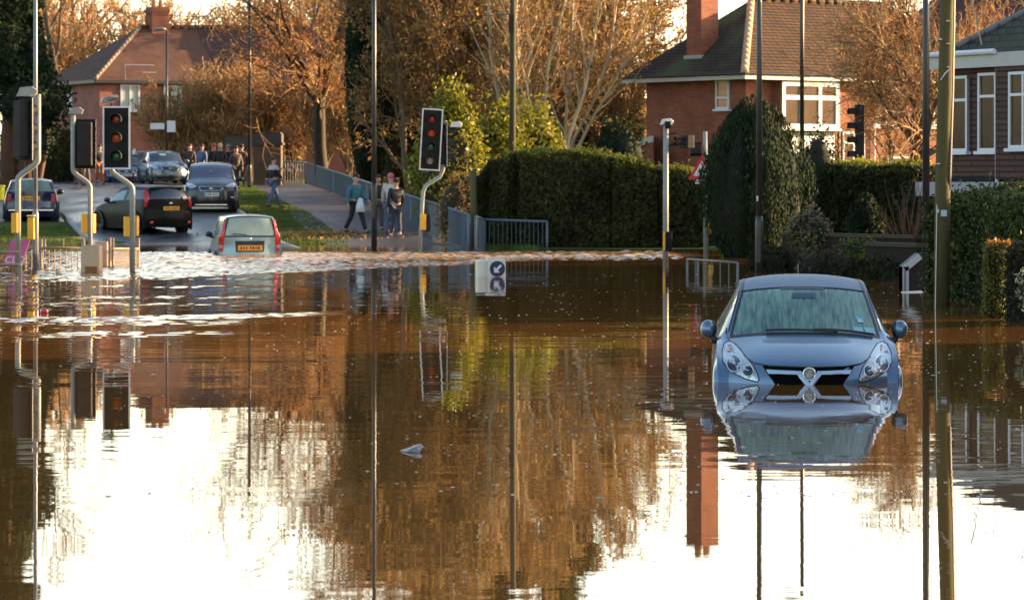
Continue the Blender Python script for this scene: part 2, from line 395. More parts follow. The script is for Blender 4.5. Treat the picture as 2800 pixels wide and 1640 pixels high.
# ------------------------------------------------------------------ street furniture
m_galv = mat('galvanised steel', (.30, .29, .27), .45, .6, col2=(.22, .21, .19), scale=8)
m_poleg = mat('grey green pole paint', (.23, .24, .22), .5, 0, col2=(.30, .30, .27), scale=4)
m_black = mat('black board paint', (.010, .009, .009), .75, spec=.15, col2=(.02, .02, .02), scale=5)
m_dkcol = mat('dark column paint', (.022, .018, .02), .38, col2=(.03, .026, .026), scale=4)
m_white = mat('white reflective', (.62, .60, .60), .5, col2=(.72, .70, .70), scale=4)
m_yel = mat('yellow box plastic', (.75, .33, .01), .4, col2=(.8, .4, .02), scale=3)
m_dkpl = mat('dark grey plastic', (.016, .013, .012), .65, spec=.2, col2=(.03, .026, .026), scale=5)
m_red = mat('red lens', (.22, .016, .008), .25); m_amb = mat('amber lens', (.48, .065, .005), .3); m_grn = mat('green lens', (.006, .09, .045), .25)
m_clr = mat('dim white lens', (.25, .25, .25), .2)
m_hood = mat('matt black hood', (.006, .006, .006), .7)
m_alu = mat('aluminium', (.45, .46, .48), .35, .5)

def head(parent, c, rz, tilt=0., lamps=('red', 'amber', 'green'), w=.52, h=1.22, facing=True, board=True):
    """a signal head whose face looks along local -y; c is its centre"""
    hd = bpy.data.objects.new('signal_head', None); COL.objects.link(hd); hd.parent = parent
    hd.location = c; hd.rotation_euler = (0, tilt, rz)
    n = len(lamps); cell = (h - .16) / n
    b = MB(); b.box((0, .13, 0), (.30, .20, h - .12)); b.build('housing', m_dkpl, hd, bevel=.02)
    if board:
        b = MB(); b.box((0, .02, 0), (w, .02, h)); b.build('backing_board', m_black, hd)
        b = MB(); t = .032
        for x in (-1, 1): b.box((x * (w / 2 - t / 2), .004, 0), (t, .012, h))
        for z in (-1, 1): b.box((0, .004, z * (h / 2 - t / 2)), (w - 2 * t, .012, t))
        b.build('border', m_white, hd)
    cols = {'red': m_red, 'amber': m_amb, 'green': m_grn, 'clear': m_clr}
    for i, l in enumerate(lamps):
        z = (n - 1) * cell / 2 - i * cell; r = min(.1, cell * .36)
        b = MB(); b.ball((0, .0, z), (r, .03, r), 14, 8); b.build(l + '_lens', cols[l], hd, True)
        b = MB(); vs = []; fs = []; N = 14
        for k in range(N + 1):
            a = R(-25) + R(230) * k / N
            for rr, y in ((r * 1.08, .0), (r * 1.08, -.2), (r * 1.2, -.2), (r * 1.2, .0)):
                vs.append((rr * math.cos(a), y, z + rr * math.sin(a)))
        for k in range(N):
            for q in range(4): fs.append((k * 4 + q, k * 4 + (q + 1) % 4, k * 4 + 4 + (q + 1) % 4, k * 4 + 4 + q))
        b.add(vs, fs); b.build('visor', m_hood, hd)
    return hd

def polepts(pts, d): return [P(x, y, d) for x, y in pts]
def arc_pole(d, x0, y0, x1, y1, x2, y2):
    """cranked pole: vertical at x0 down to y0, slanting to x1,y1, vertical to y2"""
    pts = [(x0, y2[0])]
    for t in np.linspace(0, 1, 13):
        s = t * t * (3 - 2 * t)
        pts.append((x0 + (x1 - x0) * s, y0 + (y1 - y0) * t))
    pts.append((x1, y2[1]))
    return polepts(pts, d)
def button_box(parent, c, rz, m=None):
    b = MB(); b.box(c, (.12, .13, .40), Matrix.Rotation(rz, 3, 'Z')); b.build('push_button_box', m or m_yel, parent, bevel=.012)
def detector(parent, c, rz, m=m_galv, s=1.):
    Mr = Matrix.Rotation(rz, 3, 'Z'); b = MB()
    b.prism([(-.17 * s, -.08 * s), (.15 * s, -.08 * s), (.2 * s, .02 * s), (.1 * s, .1 * s), (-.1 * s, .08 * s)], -.07, .07, 'y', Matrix.Translation(c) @ Mr.to_4x4())
    o = b.build('detector', m, parent, bevel=.01); return o

def sig(name_label, d): return thing('traffic_signal', name_label, 'traffic light', (0, 0, 0), group='traffic signals at the flooded junction')

# leftmost: seen from behind, grey sensor on top
t = sig('cranked grey traffic light seen from behind at the left edge, sensor hood on top', 66)
d = 66.; b = MB(); b.tube(arc_pole(d, 104, 436, 49, 492, 0, (258, 800)), .058, 14); b.build('pole', m_poleg, t, True)
head(t, P(73, 353, d - .1), R(180 - 52), w=.5, h=1.25)
detector(t, P(72, 252, d - .1), 0, s=1.15); button_box(t, P(40, 610, d - .1), 0)
# second, seen from behind, farther
t = sig('cranked traffic light showing its dark back, between the lamp column and the facing red signal', 68)
d = 68.; b = MB(); b.tube(arc_pole(d, 200, 464, 246, 511, 0, (314, 790)), .05, 12); b.build('pole', m_poleg, t, True)
head(t, P(234, 394, d + .1), R(180), w=.43, h=1.02)
detector(t, P(206, 304, d), 0, s=.85); button_box(t, P(231, 611, d), R(15)); button_box(t, P(252, 611, d + .1), R(-15))
# third: faces us
t = sig('white-bordered three-lamp traffic light facing the camera on a cranked pole at left', 66)
d = 66.; b = MB(); b.tube([P(300, 420, d)] + arc_pole(d, 304, 462, 362, 518, 0, (452, 800)), .056, 14); b.build('pole', m_poleg, t, True)
head(t, P(318, 377, d - .16), 0, w=.55, h=1.26)
detector(t, P(292, 274, d), R(20), s=.8); detector(t, P(311, 268, d - .1), R(-70), s=.6)
b = MB(); b.tube([P(305, 300, d), P(305, 275, d)], .02, 8); b.build('bracket', m_dkpl, t)
button_box(t, P(347, 620, d), R(12)); button_box(t, P(370, 618, d + .1), R(-12))
# fourth: leaning four-lamp head in the middle
t = sig('leaning four-lamp traffic light with white border in front of the yellow-green bush', 83)
d = 83.3
b = MB(); b.tube(polepts([(1217, 330), (1214, 440), (1211, 466), (1203, 483), (1180, 497), (1164, 508), (1157, 525), (1154, 570), (1147, 705)], d), .05, 12); b.build('pole', m_poleg, t, True)
head(t, P(1179, 382, d - .2), R(4), tilt=R(3.2), lamps=('red', 'amber', 'green', 'clear'), w=.53, h=1.56)
h2 = head(t, P(1221, 395, d + .1), R(95), tilt=0, lamps=('red', 'amber', 'green'), w=.5, h=1.15, board=True)
detector(t, P(1246, 341, d), R(-10), m=m_alu, s=.85); button_box(t, P(1157, 607, d - .07), R(20)); 
b = MB(); b.box(P(1170, 610, d), (.13, .14, .44)); b.build('control_box', m_dkpl, t, bevel=.01)
# fifth: straight pole by the brick house, small side heads
t = sig('straight grey signal pole with hooded sensor and small side head before the brick house', 74)
d = 74.; b = MB(); b.tube(polepts([(1821, 345), (1820, 760)], d), [.058, .066], 14); b.build('pole', m_poleg, t, True)
detector(t, P(1822, 334, d), R(25), m=m_alu, s=.8); b = MB(); b.box(P(1826, 342, d - .05), (.12, .12, .16)); b.build('sensor_box', m_black, t)
head(t, P(1866, 388, d), R(-58), lamps=('red', 'green'), w=.2, h=.42, board=False)
b = MB(); b.tube(polepts([(1824, 368), (1850, 364)], d), .018, 6); b.tube(polepts([(1824, 402), (1846, 392), (1850, 380)], d), .018, 6); b.build('bracket', m_dkpl, t)
b = MB(); b.box(P(1827, 660, d), (.17, .15, .44)); b.build('control_box', m_black, t, bevel=.012); 
b = MB(); b.box(P(1816, 660, d - .05), (.05, .14, .42)); b.build('push_button_box', m_yel, t, bevel=.01)
# sixth: behind the conifer, with warning triangle
t = sig('grey signal pole half hidden by the conifer, carrying a yellow push-button box', 86)
d = 86.; b = MB(); b.tube(polepts([(1928, 360), (1930, 700)], d), [.056, .068], 12); b.build('pole', m_poleg, t, True)
head(t, P(1901, 409, d), R(185), lamps=('red', 'green'), w=.3, h=.36); button_box(t, P(1944, 620, d - .1), R(-10))
t = thing('warning_sign', 'red triangular warning sign half hidden by the dark conifer', 'road sign')
d = 85.8; c = P(1919, 466, d); b = MB(); r = .40
tri = lambda k: [(c.x - k * .36, c.z - k * .24), (c.x + k * .36, c.z - k * .24), (c.x, c.z + k * .4)]
b.prism(tri(1.0), d - .02, d); b.build('plate', mat('sign red', (.5, .02, .02), .45), t)
b = MB(); b.prism(tri(.62), d - .026, d - .021); b.build('sign_face', m_white, t)
b = MB(); b.box((c.x, d - .03, c.z - .06), (.035, .006, .16)); b.build('symbol', m_black, t)
t = thing('sign_plate', 'small white plate under the red warning triangle by the conifer', 'road sign')
b = MB(); b.box(P(1917, 493, d), (.3, .02, .19)); b.build('plate', m_white, t)
b = MB(); b.box(P(1917, 493, d - .014), (.12, .006, .08)); b.build('symbol', mat('sign grey', (.2, .2, .2), .6), t)
# seventh: hoods seen from the side behind the hedge
t = sig('black four-hood traffic light seen from the side behind the clipped hedge by the bare tree', 93)
d = 92.; b = MB(); b.tube(polepts([(2358, 285), (2360, 470)], d), .05, 10); b.build('pole', m_white, t, True)
head(t, P(2338, 366, d), R(-80), lamps=('red', 'amber', 'green', 'green'), w=.4, h=1.75, board=False)

# lamp columns
def column(label, px, d, r_top, ytop=-560, ybase=None, base_y=None, rb=None, m=m_dkcol, head_=True, lean=0.):
    t = thing('lamp_column', label, 'lamp post', group='street lamp columns')
    zt = PZ(ytop, d); zb = -.6 if ybase is None else PZ(ybase, d)
    x = PX(px, d); b = MB()
    pts = [Vector((x, d, zb)), Vector((x + lean, d, zt))]; b.tube(pts, [r_top * 1.12, r_top * .85], 12); b.build('shaft', m, t, True)
    if rb:
        b = MB(); zz = PZ(base_y, d); b.tube([(x, d, zb), (x, d, zz), (x, d, zz + .12)], [rb, rb, r_top * 1.05], 12); b.build('base', m, t, True)
        b = MB(); b.box((x - .02, d - rb - .004, zz - .55), (rb * 1.1, .012, .5)); b.build('door', m, t, bevel=.004)
    if head_:
        b = MB(); b.tube([(x + lean, d, zt), (x + lean - .05, d, zt + .08), (x + lean - .2, d, zt + .1)], .035, 8); b.build('arm', m, t, True)
        b = MB(); b.ball((x + lean - .32, d, zt + .1), (.3, .14, .09)); b.build('lantern', m_galv, t, True)
    return t
column('weathered grey lamp column with wide base behind the leftmost traffic light', 97, 66.6, .042, -420, None, 587, .064, mat('bluish steel', (.14, .14, .17), .4, .2, col2=(.2, .19, .2), scale=5), True)
b = MB(); t = thing('push_button_unit', 'orange-yellow push-button box on the base of the left lamp column', 'push button')
b.box(P(85, 625, 66.4), (.13, .12, .44)); b.build('case', m_yel, t, bevel=.012); b = MB(); b.box(P(85, 590, 66.4), (.15, .14, .03)); b.build('lid', mat('pale yellow', (.8, .6, .15), .5), t)
column('tall dark lamp column standing on the grass verge beyond the people carrier', 682, 137, .07, -120, 517, 455, .085, head_=False)
column('slim lamp column behind the parked silver car with white street signs on it', 456, 150, .06, 86, 498)
t0 = column('tall dark lamp column beside the walkers at the end of the blue railing', 1023, 87.6, .058, -330, None, 514, .078)
t0 = column('dark lamp column with thick base in front of the pointed conifer', 2076, 65, .055, -500, None, 607, .078)
b = MB(); b.box(P(2071, 543, 64.93), (.03, .02, .1)); b.build('number_plate', m_white, t0)
column('slim dark lamp column in front of the white-framed bay window', 2193, 96, .062, -300, 470)
column('black lamp column beside the mossy telegraph pole at right', 2532, 55, .058, -560)
t = thing('street_sign', 'white double street sign on the slim lamp column behind the silver car', 'street sign')
d = 149.8; b = MB(); b.box(P(430, 345.5, d), (.64, .03, .28)); b.build('name_plate', m_white, t); b = MB(); b.box(P(468, 346, d), (.38, .03, .52)); b.build('plate', m_white, t)

# telegraph poles and wires
m_moss = mat('mossy wood', (.09, .08, .016), .9, col2=(.085, .065, .03), scale=3, stretch=(4, 4, .5), bump=.5)
t = thing('telegraph_pole', 'mossy green wooden telegraph pole in the flood at the right', 'telegraph pole')
d = 47.6; b = MB(); b.tube([P(2574, 880, d), P(2578, 500, d), P(2590, 0, d), P(2600, -640, d)], [.118, .112, .098, .08], 16); b.build('pole', m_moss, t, True)
b = MB(); b.tube([P(2586, 560, d - .0), P(2592, 480, d - .05), P(2600, 250, d), P(2604, 0, d), P(2608, -640, d)], [.05, .055, .05, .05, .04], 8); b.build('cable_cover', m_dkcol, t, True)
b = MB()
for x, y in ((2592, 58), (2593, 120), (2594, 184), (2566, 448), (2571, 108)): b.box(P(x, y, d - .11), (.05, .04, .018))
b.build('step_irons', m_alu, t)
b = MB(); b.box(P(2581, 583, d - .118), (.085, .008, .09)); b.build('notice', mat('pale blue notice', (.45, .55, .65), .5), t)
b = MB(); b.box(P(2564, 577, d - .105), (.035, .01, .05)); b.build('tag', m_white, t)
b = MB(); b.tube([P(2562, 560, d - .08), P(2557, 880, d - .1)], .008, 5); b.build('earth_wire', m_alu, t); b = MB(); b.tube([P(2600, 185, d - .1), P(2585, 200, d - .12), P(2572, 220, d - .1)], .008, 5); b.build('wire_guard', m_alu, t)
t = thing('telegraph_pole', 'green-brown wooden telegraph pole among the bushes in the middle', 'telegraph pole')
d = 98.; b = MB(); b.tube([P(1401, 560, d), P(1401, 400, d), P(1403, -330, d)], [.10, .095, .08], 12); b.build('pole', mat('dark mossy wood', (.05, .045, .014), .9, col2=(.045, .032, .02), scale=3, stretch=(4, 4, .5)), t, True)
b = MB(); b.box(P(1398, 65, d - .1), (.16, .1, .5)); b.build('junction_box', m_dkpl, t)
t = thing('overhead_wire', 'thin dark wire sagging past the hipped roof at upper left', 'wire')
pts = [P(95, 12, 152), P(161, 24, 152), P(430, 42, 151), P(700, 53, 150), P(1030, 56, 140), P(1402, 40, 98.2)]
b = MB(); b.tube(pts, .012, 5); b.build('wire', m_black, t)
t = thing('overhead_wire', 'pale loose wires hanging above the grey tiled roof at right', 'wire')
b = MB(); b.tube([P(2655, -10, 66), P(2668, 55, 66), P(2684, 122, 66)], .014, 5); b.tube([P(2697, 25, 66), P(2675, 52, 66), P(2668, 58, 66)], .011, 5); b.tube([P(2790, -10, 60), P(2800, 20, 60)], .014, 5); b.build('wire', mat('pale cable', (.4, .3, .2), .6), t)

# railings
def railing(name, label, a, c, ztop_a, ztop_c, zlow, step, m, rtop=.028, rbar=.009, posts=(0, 1), postr=.035, cat='railing', posth=0., flat=False, group=None, low=True):
    """vertical bars between two ends (x,y); heights may differ"""
    t = thing(name, label, cat, group=group)
    A = Vector((a[0], a[1], ztop_a)); Cc = Vector((c[0], c[1], ztop_c)); L = (Cc - A).length
    b = MB(); b.tube([A, Cc], rtop, 8); b.build('top_rail', m, t, True)
    lowA = Vector((a[0], a[1], zlow[0])); lowC = Vector((c[0], c[1], zlow[1]))
    if low: b = MB(); b.tube([lowA, lowC], rtop * .7, 6); b.build('bottom_rail', m, t, True)
    n = max(2, int(L / step)); b = MB()
    for i in range(1, n):
        k = i / n; p = A.lerp(Cc, k); q = lowA.lerp(lowC, k)
        if flat:
            dr = (Cc - A).normalized(); pr = Vector((dr.y, -dr.x, 0)).normalized()
            b.box((p + q) / 2, (.012, .05, (p - q).length), Matrix.Rotation(math.atan2(pr.y, pr.x) + R(90), 3, 'Z'))
        else: b.tube([q, p], rbar, 5, False)
    if n <= 14 and not flat:
        for i in range(1, n): b = MB(); b.tube([lowA.lerp(lowC, i / n), A.lerp(Cc, i / n)], rbar, 5, False); b.build('bar', m, t, True)
    else: o = b.build('bars', m, t, not flat); tag(o, kind='stuff')
    for k in posts:
        p = A.lerp(Cc, k); q = lowA.lerp(lowC, k); b = MB(); b.tube([q - Vector((0, 0, .3)), p + Vector((0, 0, posth))], postr, 8); b.build('post', m, t, True)
    return t
m_rail = mat('weathered guard rail', (.22, .16, .10), .45, .3, col2=(.28, .2, .13), scale=5)
m_blue = mat('blue grey railing paint', (.085, .115, .15), .5, col2=(.115, .15, .185), scale=2.5)
rl = 'pedestrian guard rails round the left corner'
railing('guard_rail', 'nearest guard rail panel at the left edge, standing in brown water', (PX(-60, 57), 57), (PX(55, 57), 57), PZ(724, 57), PZ(724, 57), (-.4, -.4), .062, m_rail, group=rl)
b = MB(); t = bpy.data.objects['guard_rail']; b.tube([P(-60, 690, 57), P(55, 690, 57)], .024, 8); b.build('upper_rail', m_rail, t, True)
railing('guard_rail', 'long guard rail with spaced bars from the lamp column to the beige bollard', (PX(55, 69), 69), (PX(228, 69), 69), PZ(678, 69), PZ(678, 69), (-.35, -.35), .112, m_rail, posts=(0, .33, 1), posth=.18, group=rl)
railing('guard_rail', 'close-barred guard rail behind the third signal pole, with tall dark end posts', (PX(300, 70), 70), (PX(378, 72.), 72.), PZ(680, 70), PZ(680, 72), (-.35, -.35), .042, m_rail, rbar=.005, posth=.24, posts=(0, .1, 1), group=rl)
railing('guard_rail', 'far thin guard rail in front of the bright grass at left', (PX(122, 80), 80), (PX(226, 80), 80), PZ(650, 80), PZ(650, 80), (-.3, -.3), 1.5, m_rail, rtop=.015, group=rl)
railing('guard_rail', 'low grey rail in the water between the signal pole and the silver-blue car', (PX(1879, 66), 66), (PX(2017, 62.5), 62.5), PZ(708, 66), PZ(718, 62.5), (-.45, -.45), .55, mat('dull galvanised rail', (.16, .165, .17), .5, .4), rtop=.02, rbar=.012, posts=(0, .22, 1), postr=.022, group=rl, low=False)
bl = 'blue-grey bridge railings'
railing('bridge_railing', 'long blue-grey bar railing falling beside the footpath towards the water', (-1.15, 88), (-9.04, 145), PZ(587, 88), PZ(445, 145), (-.05, PZ(512, 145)), .125, m_blue, rtop=.04, posts=(0, .25, .5, .75, 1), postr=.045, flat=True, group=bl)
railing('bridge_railing', 'open mesh railing by the brick pier beyond the verge', (-9.1, 145.2), (PX(716, 146), 146), PZ(445, 145.2), PZ(440, 146), (1.4, 1.5), .12, m_blue, rtop=.04, group=bl)
railing('bridge_railing', 'blue-grey bar railing in front of the clipped hedge by the water', (PX(1326, 88.5), 88.5), (PX(1496, 88.2), 88.2), PZ(601, 88.5), PZ(606, 88.2), (-.1, -.1), .115, m_blue, rtop=.035, group=bl)
railing('bridge_railing', 'short slanting end panel of the blue railing next to the tree stump', (PX(1301, 86.2), 86.2), (PX(1326, 88.5), 88.5), PZ(592, 86.2), PZ(601, 88.5), (-.15, -.1), .05, m_blue, rtop=.035, flat=True, group=bl)
# bollards
m_bol = mat('aged white plastic', (.62, .55, .46), .4, col2=(.7, .65, .58), scale=6); m_tan = mat('beige bollard plastic', (.48, .30, .18), .45, col2=(.55, .37, .24), scale=3)
def bollard(label, px, py_top, d, wd, rz, m, roundel=False, recess=False):
    t = thing('traffic_bollard', label, 'bollard', (PX(px, d), d, -.45), rz, group='traffic island bollards')
    h = PZ(py_top, d) + .45; b = MB(); b.box((0, 0, h / 2), (wd, .30, h), taper=.96); b.build('body', m, t, bevel=.03)
    b = MB(); b.box((0, 0, h + .008), (wd * .9, .26, .02)); b.build('cap', m, t, bevel=.008)
    if roundel:
        z = h - .19; r = .148; y = -.154
        b = MB(); b.tube([(0, y + .01, z), (0, y - .012, z)], r, 28); b.build('roundel', mat('sign blue', (.010, .022, .085), .45), t)
        Mr = Matrix.Translation((0, y - .014, z)) @ Matrix.Rotation(R(45), 4, 'Y')
        b = MB(); k = .1
        b.prism([(-.022, k), (.022, k), (.022, -.02), (.07, -.015), (.07, -.03), (0, -.1), (-.07, -.03), (-.07, -.015), (-.022, -.02)], -.004, .002, 'y', Mr); b.build('arrow', m_white, t)
    if recess:
        b = MB(); b.box((.02, -.151, h - .48), (wd * .6, .02, .16)); b.build('recess', mat('rust brown', (.22, .08, .02), .6), t)
    return t
bollard('white keep-left bollard with blue arrow roundel sunk in the flood', 1354, 707, 62.6, .36, R(16), m_bol, True)
b = MB(); bb = bpy.data.objects['traffic_bollard']; b.box((-.25, .06, .39), (.2, .24, .76)); b.build('side_box', m_bol, bb, bevel=.03)
bollard('beige bollard with dark recess at the foot of the second signal pole', 251, 673, 65.6, .40, R(-6), m_tan, False, True)
bollard('narrow orange-tan bollard behind the guard rail at left', 277, 663, 71., .3, R(5), m_tan)
# pink closed-road sign
t = thing('road_closed_sign', 'leaning magenta road sign lettered CLO behind the leftmost guard rail', 'road sign')
d = 66.8; b = MB(); q = [P(8, 722, d), P(60, 722, d), P(82, 656, d + .25), P(30, 656, d + .25)]
off = Vector((0, .03, 0)); b.add(q + [v + off for v in q], [(0, 1, 2, 3), (7, 6, 5, 4), (0, 4, 5, 1), (1, 5, 6, 2), (2, 6, 7, 3), (3, 7, 4, 0)])
b.build('panel', mat('magenta sheet', (.42, .07, .20), .5, col2=(.5, .11, .25), scale=3), t)
cu = bpy.data.curves.new('lettering', 'FONT'); cu.body = 'CLO'; cu.size = .2; cu.extrude = .002; cu.shear = .25
o = bpy.data.objects.new('lettering', cu); COL.objects.link(o); o.parent = t; o.location = P(11, 719, d - .02); o.rotation_euler = (R(82), 0, 0)
bpy.context.view_layer.update(); me = bpy.data.meshes.new_from_object(o.evaluated_get(bpy.context.evaluated_depsgraph_get())); me.materials.clear(); me.materials.append(m_white)
o2 = bpy.data.objects.new('letters', me); COL.objects.link(o2); o2.parent = t; o2.location = o.location; o2.rotation_euler = o.rotation_euler; bpy.data.objects.remove(o); o2.name = 'lettering'
# sloped street cabinet
t = thing('street_cabinet', 'dark street cabinet with sloping pale front edge standing in water by the black column', 'cabinet')
d = 55.5; b = MB(); pr = [(2468, 800), (2468, 729), (2511, 694), (2540, 694), (2540, 800)]
pl = [(P(x, y, d).x, P(x, y, d).z) for x, y in pr]; b.prism(pl, d, d + .5); b.build('body', m_dkpl, t)
b = MB()
for i in (0, 1):
    a, c = pr[i], pr[i + 1]
    pa, pc = P(*a, d), P(*c, d); n = Vector((0, 0, 0))
    dx = (pc - pa).normalized(); nn = Vector((-dx.z, 0, dx.x)); nn = nn if nn.x < 0 else -nn
    b.add([pa + Vector((0, -.05, 0)), pc + Vector((0, -.05, 0)), pc + Vector((0, .5, 0)), pa + Vector((0, .5, 0)),
           pa + nn * .0 - nn * .1 + Vector((0, -.05, 0)), pc - nn * .1 + Vector((0, -.05, 0)), pc - nn * .1 + Vector((0, .5, 0)), pa - nn * .1 + Vector((0, .5, 0))],
          [(0, 1, 2, 3), (4, 5, 6, 7), (0, 1, 5, 4), (3, 2, 6, 7), (0, 3, 7, 4), (1, 2, 6, 5)])
b.build('edge_trim', mat('pale grey metal', (.42, .42, .42), .5), t)
b = MB(); b.box(P(2475, 770, d - .06), (.012, .02, .5)); b.build('seam', m_black, t)
t = thing('floating_stick', 'pale straight stick floating beside the sloping cabinet', 'stick'); b = MB(); b.tube([P(2466, 800, 53.8), P(2541, 797, 54.2)], .02, 6); b.build('stick', m_white, t, True)
t = thing('grit_bin', 'yellow grit bin half cut by the left edge of the photo', 'grit bin', P(-7, 548, 100)); b = MB(); b.box((0, 0, .2), (.38, .5, .4)); b.build('tub', mat('bright yellow', (.75, .62, .01), .5), t, bevel=.03); b = MB(); b.box((0, 0, .43), (.42, .54, .07)); b.build('lid', mat('bright yellow', (.7, .6, .01), .5), t, bevel=.02)

# ------------------------------------------------------------------ houses
m_brick = brickmat('red brick', (.32, .105, .058), (.24, .072, .044), (.23, .14, .095))
m_brickfar = brickmat('orange red brick', (.36, .13, .09), (.29, .10, .07), (.26, .15, .11))
m_tile = brickmat('brown roof tiles', (.125, .06, .027), (.085, .042, .02), (.014, .008, .005), .26, .105, .02, moss=None, bump=1.2)
m_tilemoss = brickmat('mossy roof tiles', (.07, .045, .035), (.05, .034, .028), (.010, .008, .006), .26, .105, .016, moss=(.07, .085, .035), bump=.9, mosspos=(.47, .62))
m_tilefar = brickmat('far roof tiles', (.15, .072, .046), (.12, .058, .04), (.05, .03, .028), .2, .1, .01)
m_tilegrey = brickmat('grey roof tiles', (.072, .062, .052), (.052, .045, .038), (.012, .012, .012), .3, .16, .016, moss=(.06, .065, .03), bump=1., mosspos=(.5, .75))
m_upvc = mat('white window frame', (.62, .62, .64), .4); m_fascia = mat('white fascia paint', (.46, .43, .40), .5, col2=(.38, .35, .32), scale=4)
m_hip = mat('ridge tile clay', (.42, .25, .15), .8, col2=(.5, .33, .2), scale=6); m_lead = mat('lead flashing', (.30, .31, .33), .5)
m_gut = mat('dark gutter', (.03, .025, .025), .4)
def glassmat(name, c, c2, rough=.06, scale=2.):
    return mat(name, c, rough, col2=c2, scale=scale, spec=.4)
m_win = mat('window glass', (.045, .022, .012), .12, col2=(.09, .05, .03), scale=2.5, spec=.18); m_winpale = glassmat('pale curtained glass', (.32, .36, .33), (.45, .48, .46))

def hip_roof(parent, L, W, z0, rise, ov, mats, hipL=True, hipR=True, thick=.14, ridge_m=None, hips=('fl',), hipm=None, hipr=.13):
    """four slopes over an L x W plan; mats for front, back, left, right"""
    a = W / 2 + ov
    x0, x1, y0, y1 = -ov, L + ov, -ov, W + ov
    rl = x0 + (a if hipL else 0); rr = x1 - (a if hipR else 0)
    if rl > rr: rl = rr = (rl + rr) / 2
    c = {'fl': (x0, y0, z0), 'fr': (x1, y0, z0), 'bl': (x0, y1, z0), 'br': (x1, y1, z0)}
    A, B = (rl, W / 2, z0 + rise), (rr, W / 2, z0 + rise)
    names = ('front', 'back', 'left', 'right')
    polys = {'front': [c['fl'], c['fr'], B, A], 'back': [c['br'], c['bl'], A, B], 'left': [c['bl'], c['fl'], A], 'right': [c['fr'], c['br'], B]}
    for k in names:
        m = mats[k] if isinstance(mats, dict) else mats
        p = polys[k]; b = MB(); b.add(p, [tuple(range(len(p)))]); b.build('roof_slope', m, parent)
    b = MB(); t = .03
    b.add([(x0, y0, z0 - .01), (x1, y0, z0 - .01), (x1, y1, z0 - .01), (x0, y1, z0 - .01)], [(3, 2, 1, 0)]); b.build('soffit', m_fascia, parent)
    for k in hips:
        p, q = Vector(c[k]), Vector(A if k in ('fl', 'bl') else B)
        n = int((q - p).length / .34); b = MB()
        for i in range(n):
            u, v = p.lerp(q, i / n), p.lerp(q, (i + .96) / n)
            b.tube([u + Vector((0, 0, .02)), v + Vector((0, 0, .05))], [hipr * 1.05, hipr * .8], 8)
        b.build('hip_tiles', hipm or m_hip, parent, True)
    b = MB(); n = max(1, int((rr - rl) / .4))
    for i in range(n):
        b.tube([(rl + (rr - rl) * i / n, W / 2, z0 + rise + .02), (rl + (rr - rl) * (i + .96) / n, W / 2, z0 + rise + .02)], .11, 8)
    if rr > rl + .1: b.build('ridge_tiles', ridge_m or m_tile, parent, True)
    return A, B
def window(parent, x, z0, z1, w, side='front', off=0., cols=1, top=.3, m=None, sill=True, fw=.07, yoff=0., pane=None):
    """side: front wall (local y=off) or left wall (local x=off); x is the centre along it"""
    def tr(u, dep, z): return (x + u, off - dep, z) if side == 'front' else (off - dep, x - u, z)
    def bx(b, u0, u1, za, zb, d0, d1):
        p0 = Vector(tr(u0, d0, za)); p1 = Vector(tr(u1, d1, zb)); b.box((p0 + p1) / 2, [abs(v) for v in (p1 - p0)])
    fr = MB(); h = w / 2
    zs = [z0, z1]
    for u in np.linspace(-h, h, cols + 1): bx(fr, max(u - fw / 2, -h), min(u + fw / 2, h) if abs(u) < h - .01 else (u + (fw if u < 0 else 0) if u < 0 else h), z0, z1, -.02, .07)
    bx(fr, h - fw, h, z0, z1, -.02, .072); bx(fr, -h, -h + fw, z0, z1, -.02, .072)
    bx(fr, -h, h, z0, z0 + fw, -.02, .075); bx(fr, -h, h, z1 - fw, z1, -.02, .075)
    if top: zt = z1 - (z1 - z0) * top; bx(fr, -h, h, zt - fw / 2, zt + fw / 2, -.02, .073)
    f = fr.build('window', m or m_upvc, parent)
    b = MB(); bx(b, -h + .02, h - .02, z0 + .02, z1 - .02, -.01, .03); b.build('pane', pane or m_win, f)
    if sill: b = MB(); bx(b, -h - .06, h + .06, z0 - .07, z0 - .003, -.02, .14); b.build('sill', m or m_upvc, f)
    return f
def walls(parent, L, W, z0, z1, m):
    b = MB(); b.box((L / 2, W / 2, (z0 + z1) / 2), (L, W, z1 - z0)); return b.build('wall', m, parent)
def chimney(parent, x, y, z0, z1, wx, wy, m, pots=2, off=(0, 0)):
    b = MB(); b.box((x, y, (z0 + z1) / 2), (wx, wy, z1 - z0)); b.box((x, y, z1 - .18), (wx + .1, wy + .1, .14)); c = b.build('chimney', m, parent)
    for i in range(pots):
        b = MB(); k = (i - (pots - 1) / 2) * .36
        b.tube([(x + k, y, z1), (x + k, y, z1 + .35), (x + k, y, z1 + .38)], [.13, .11, .13], 10); b.build('chimney_pot', m_hip, c, True)
    return c

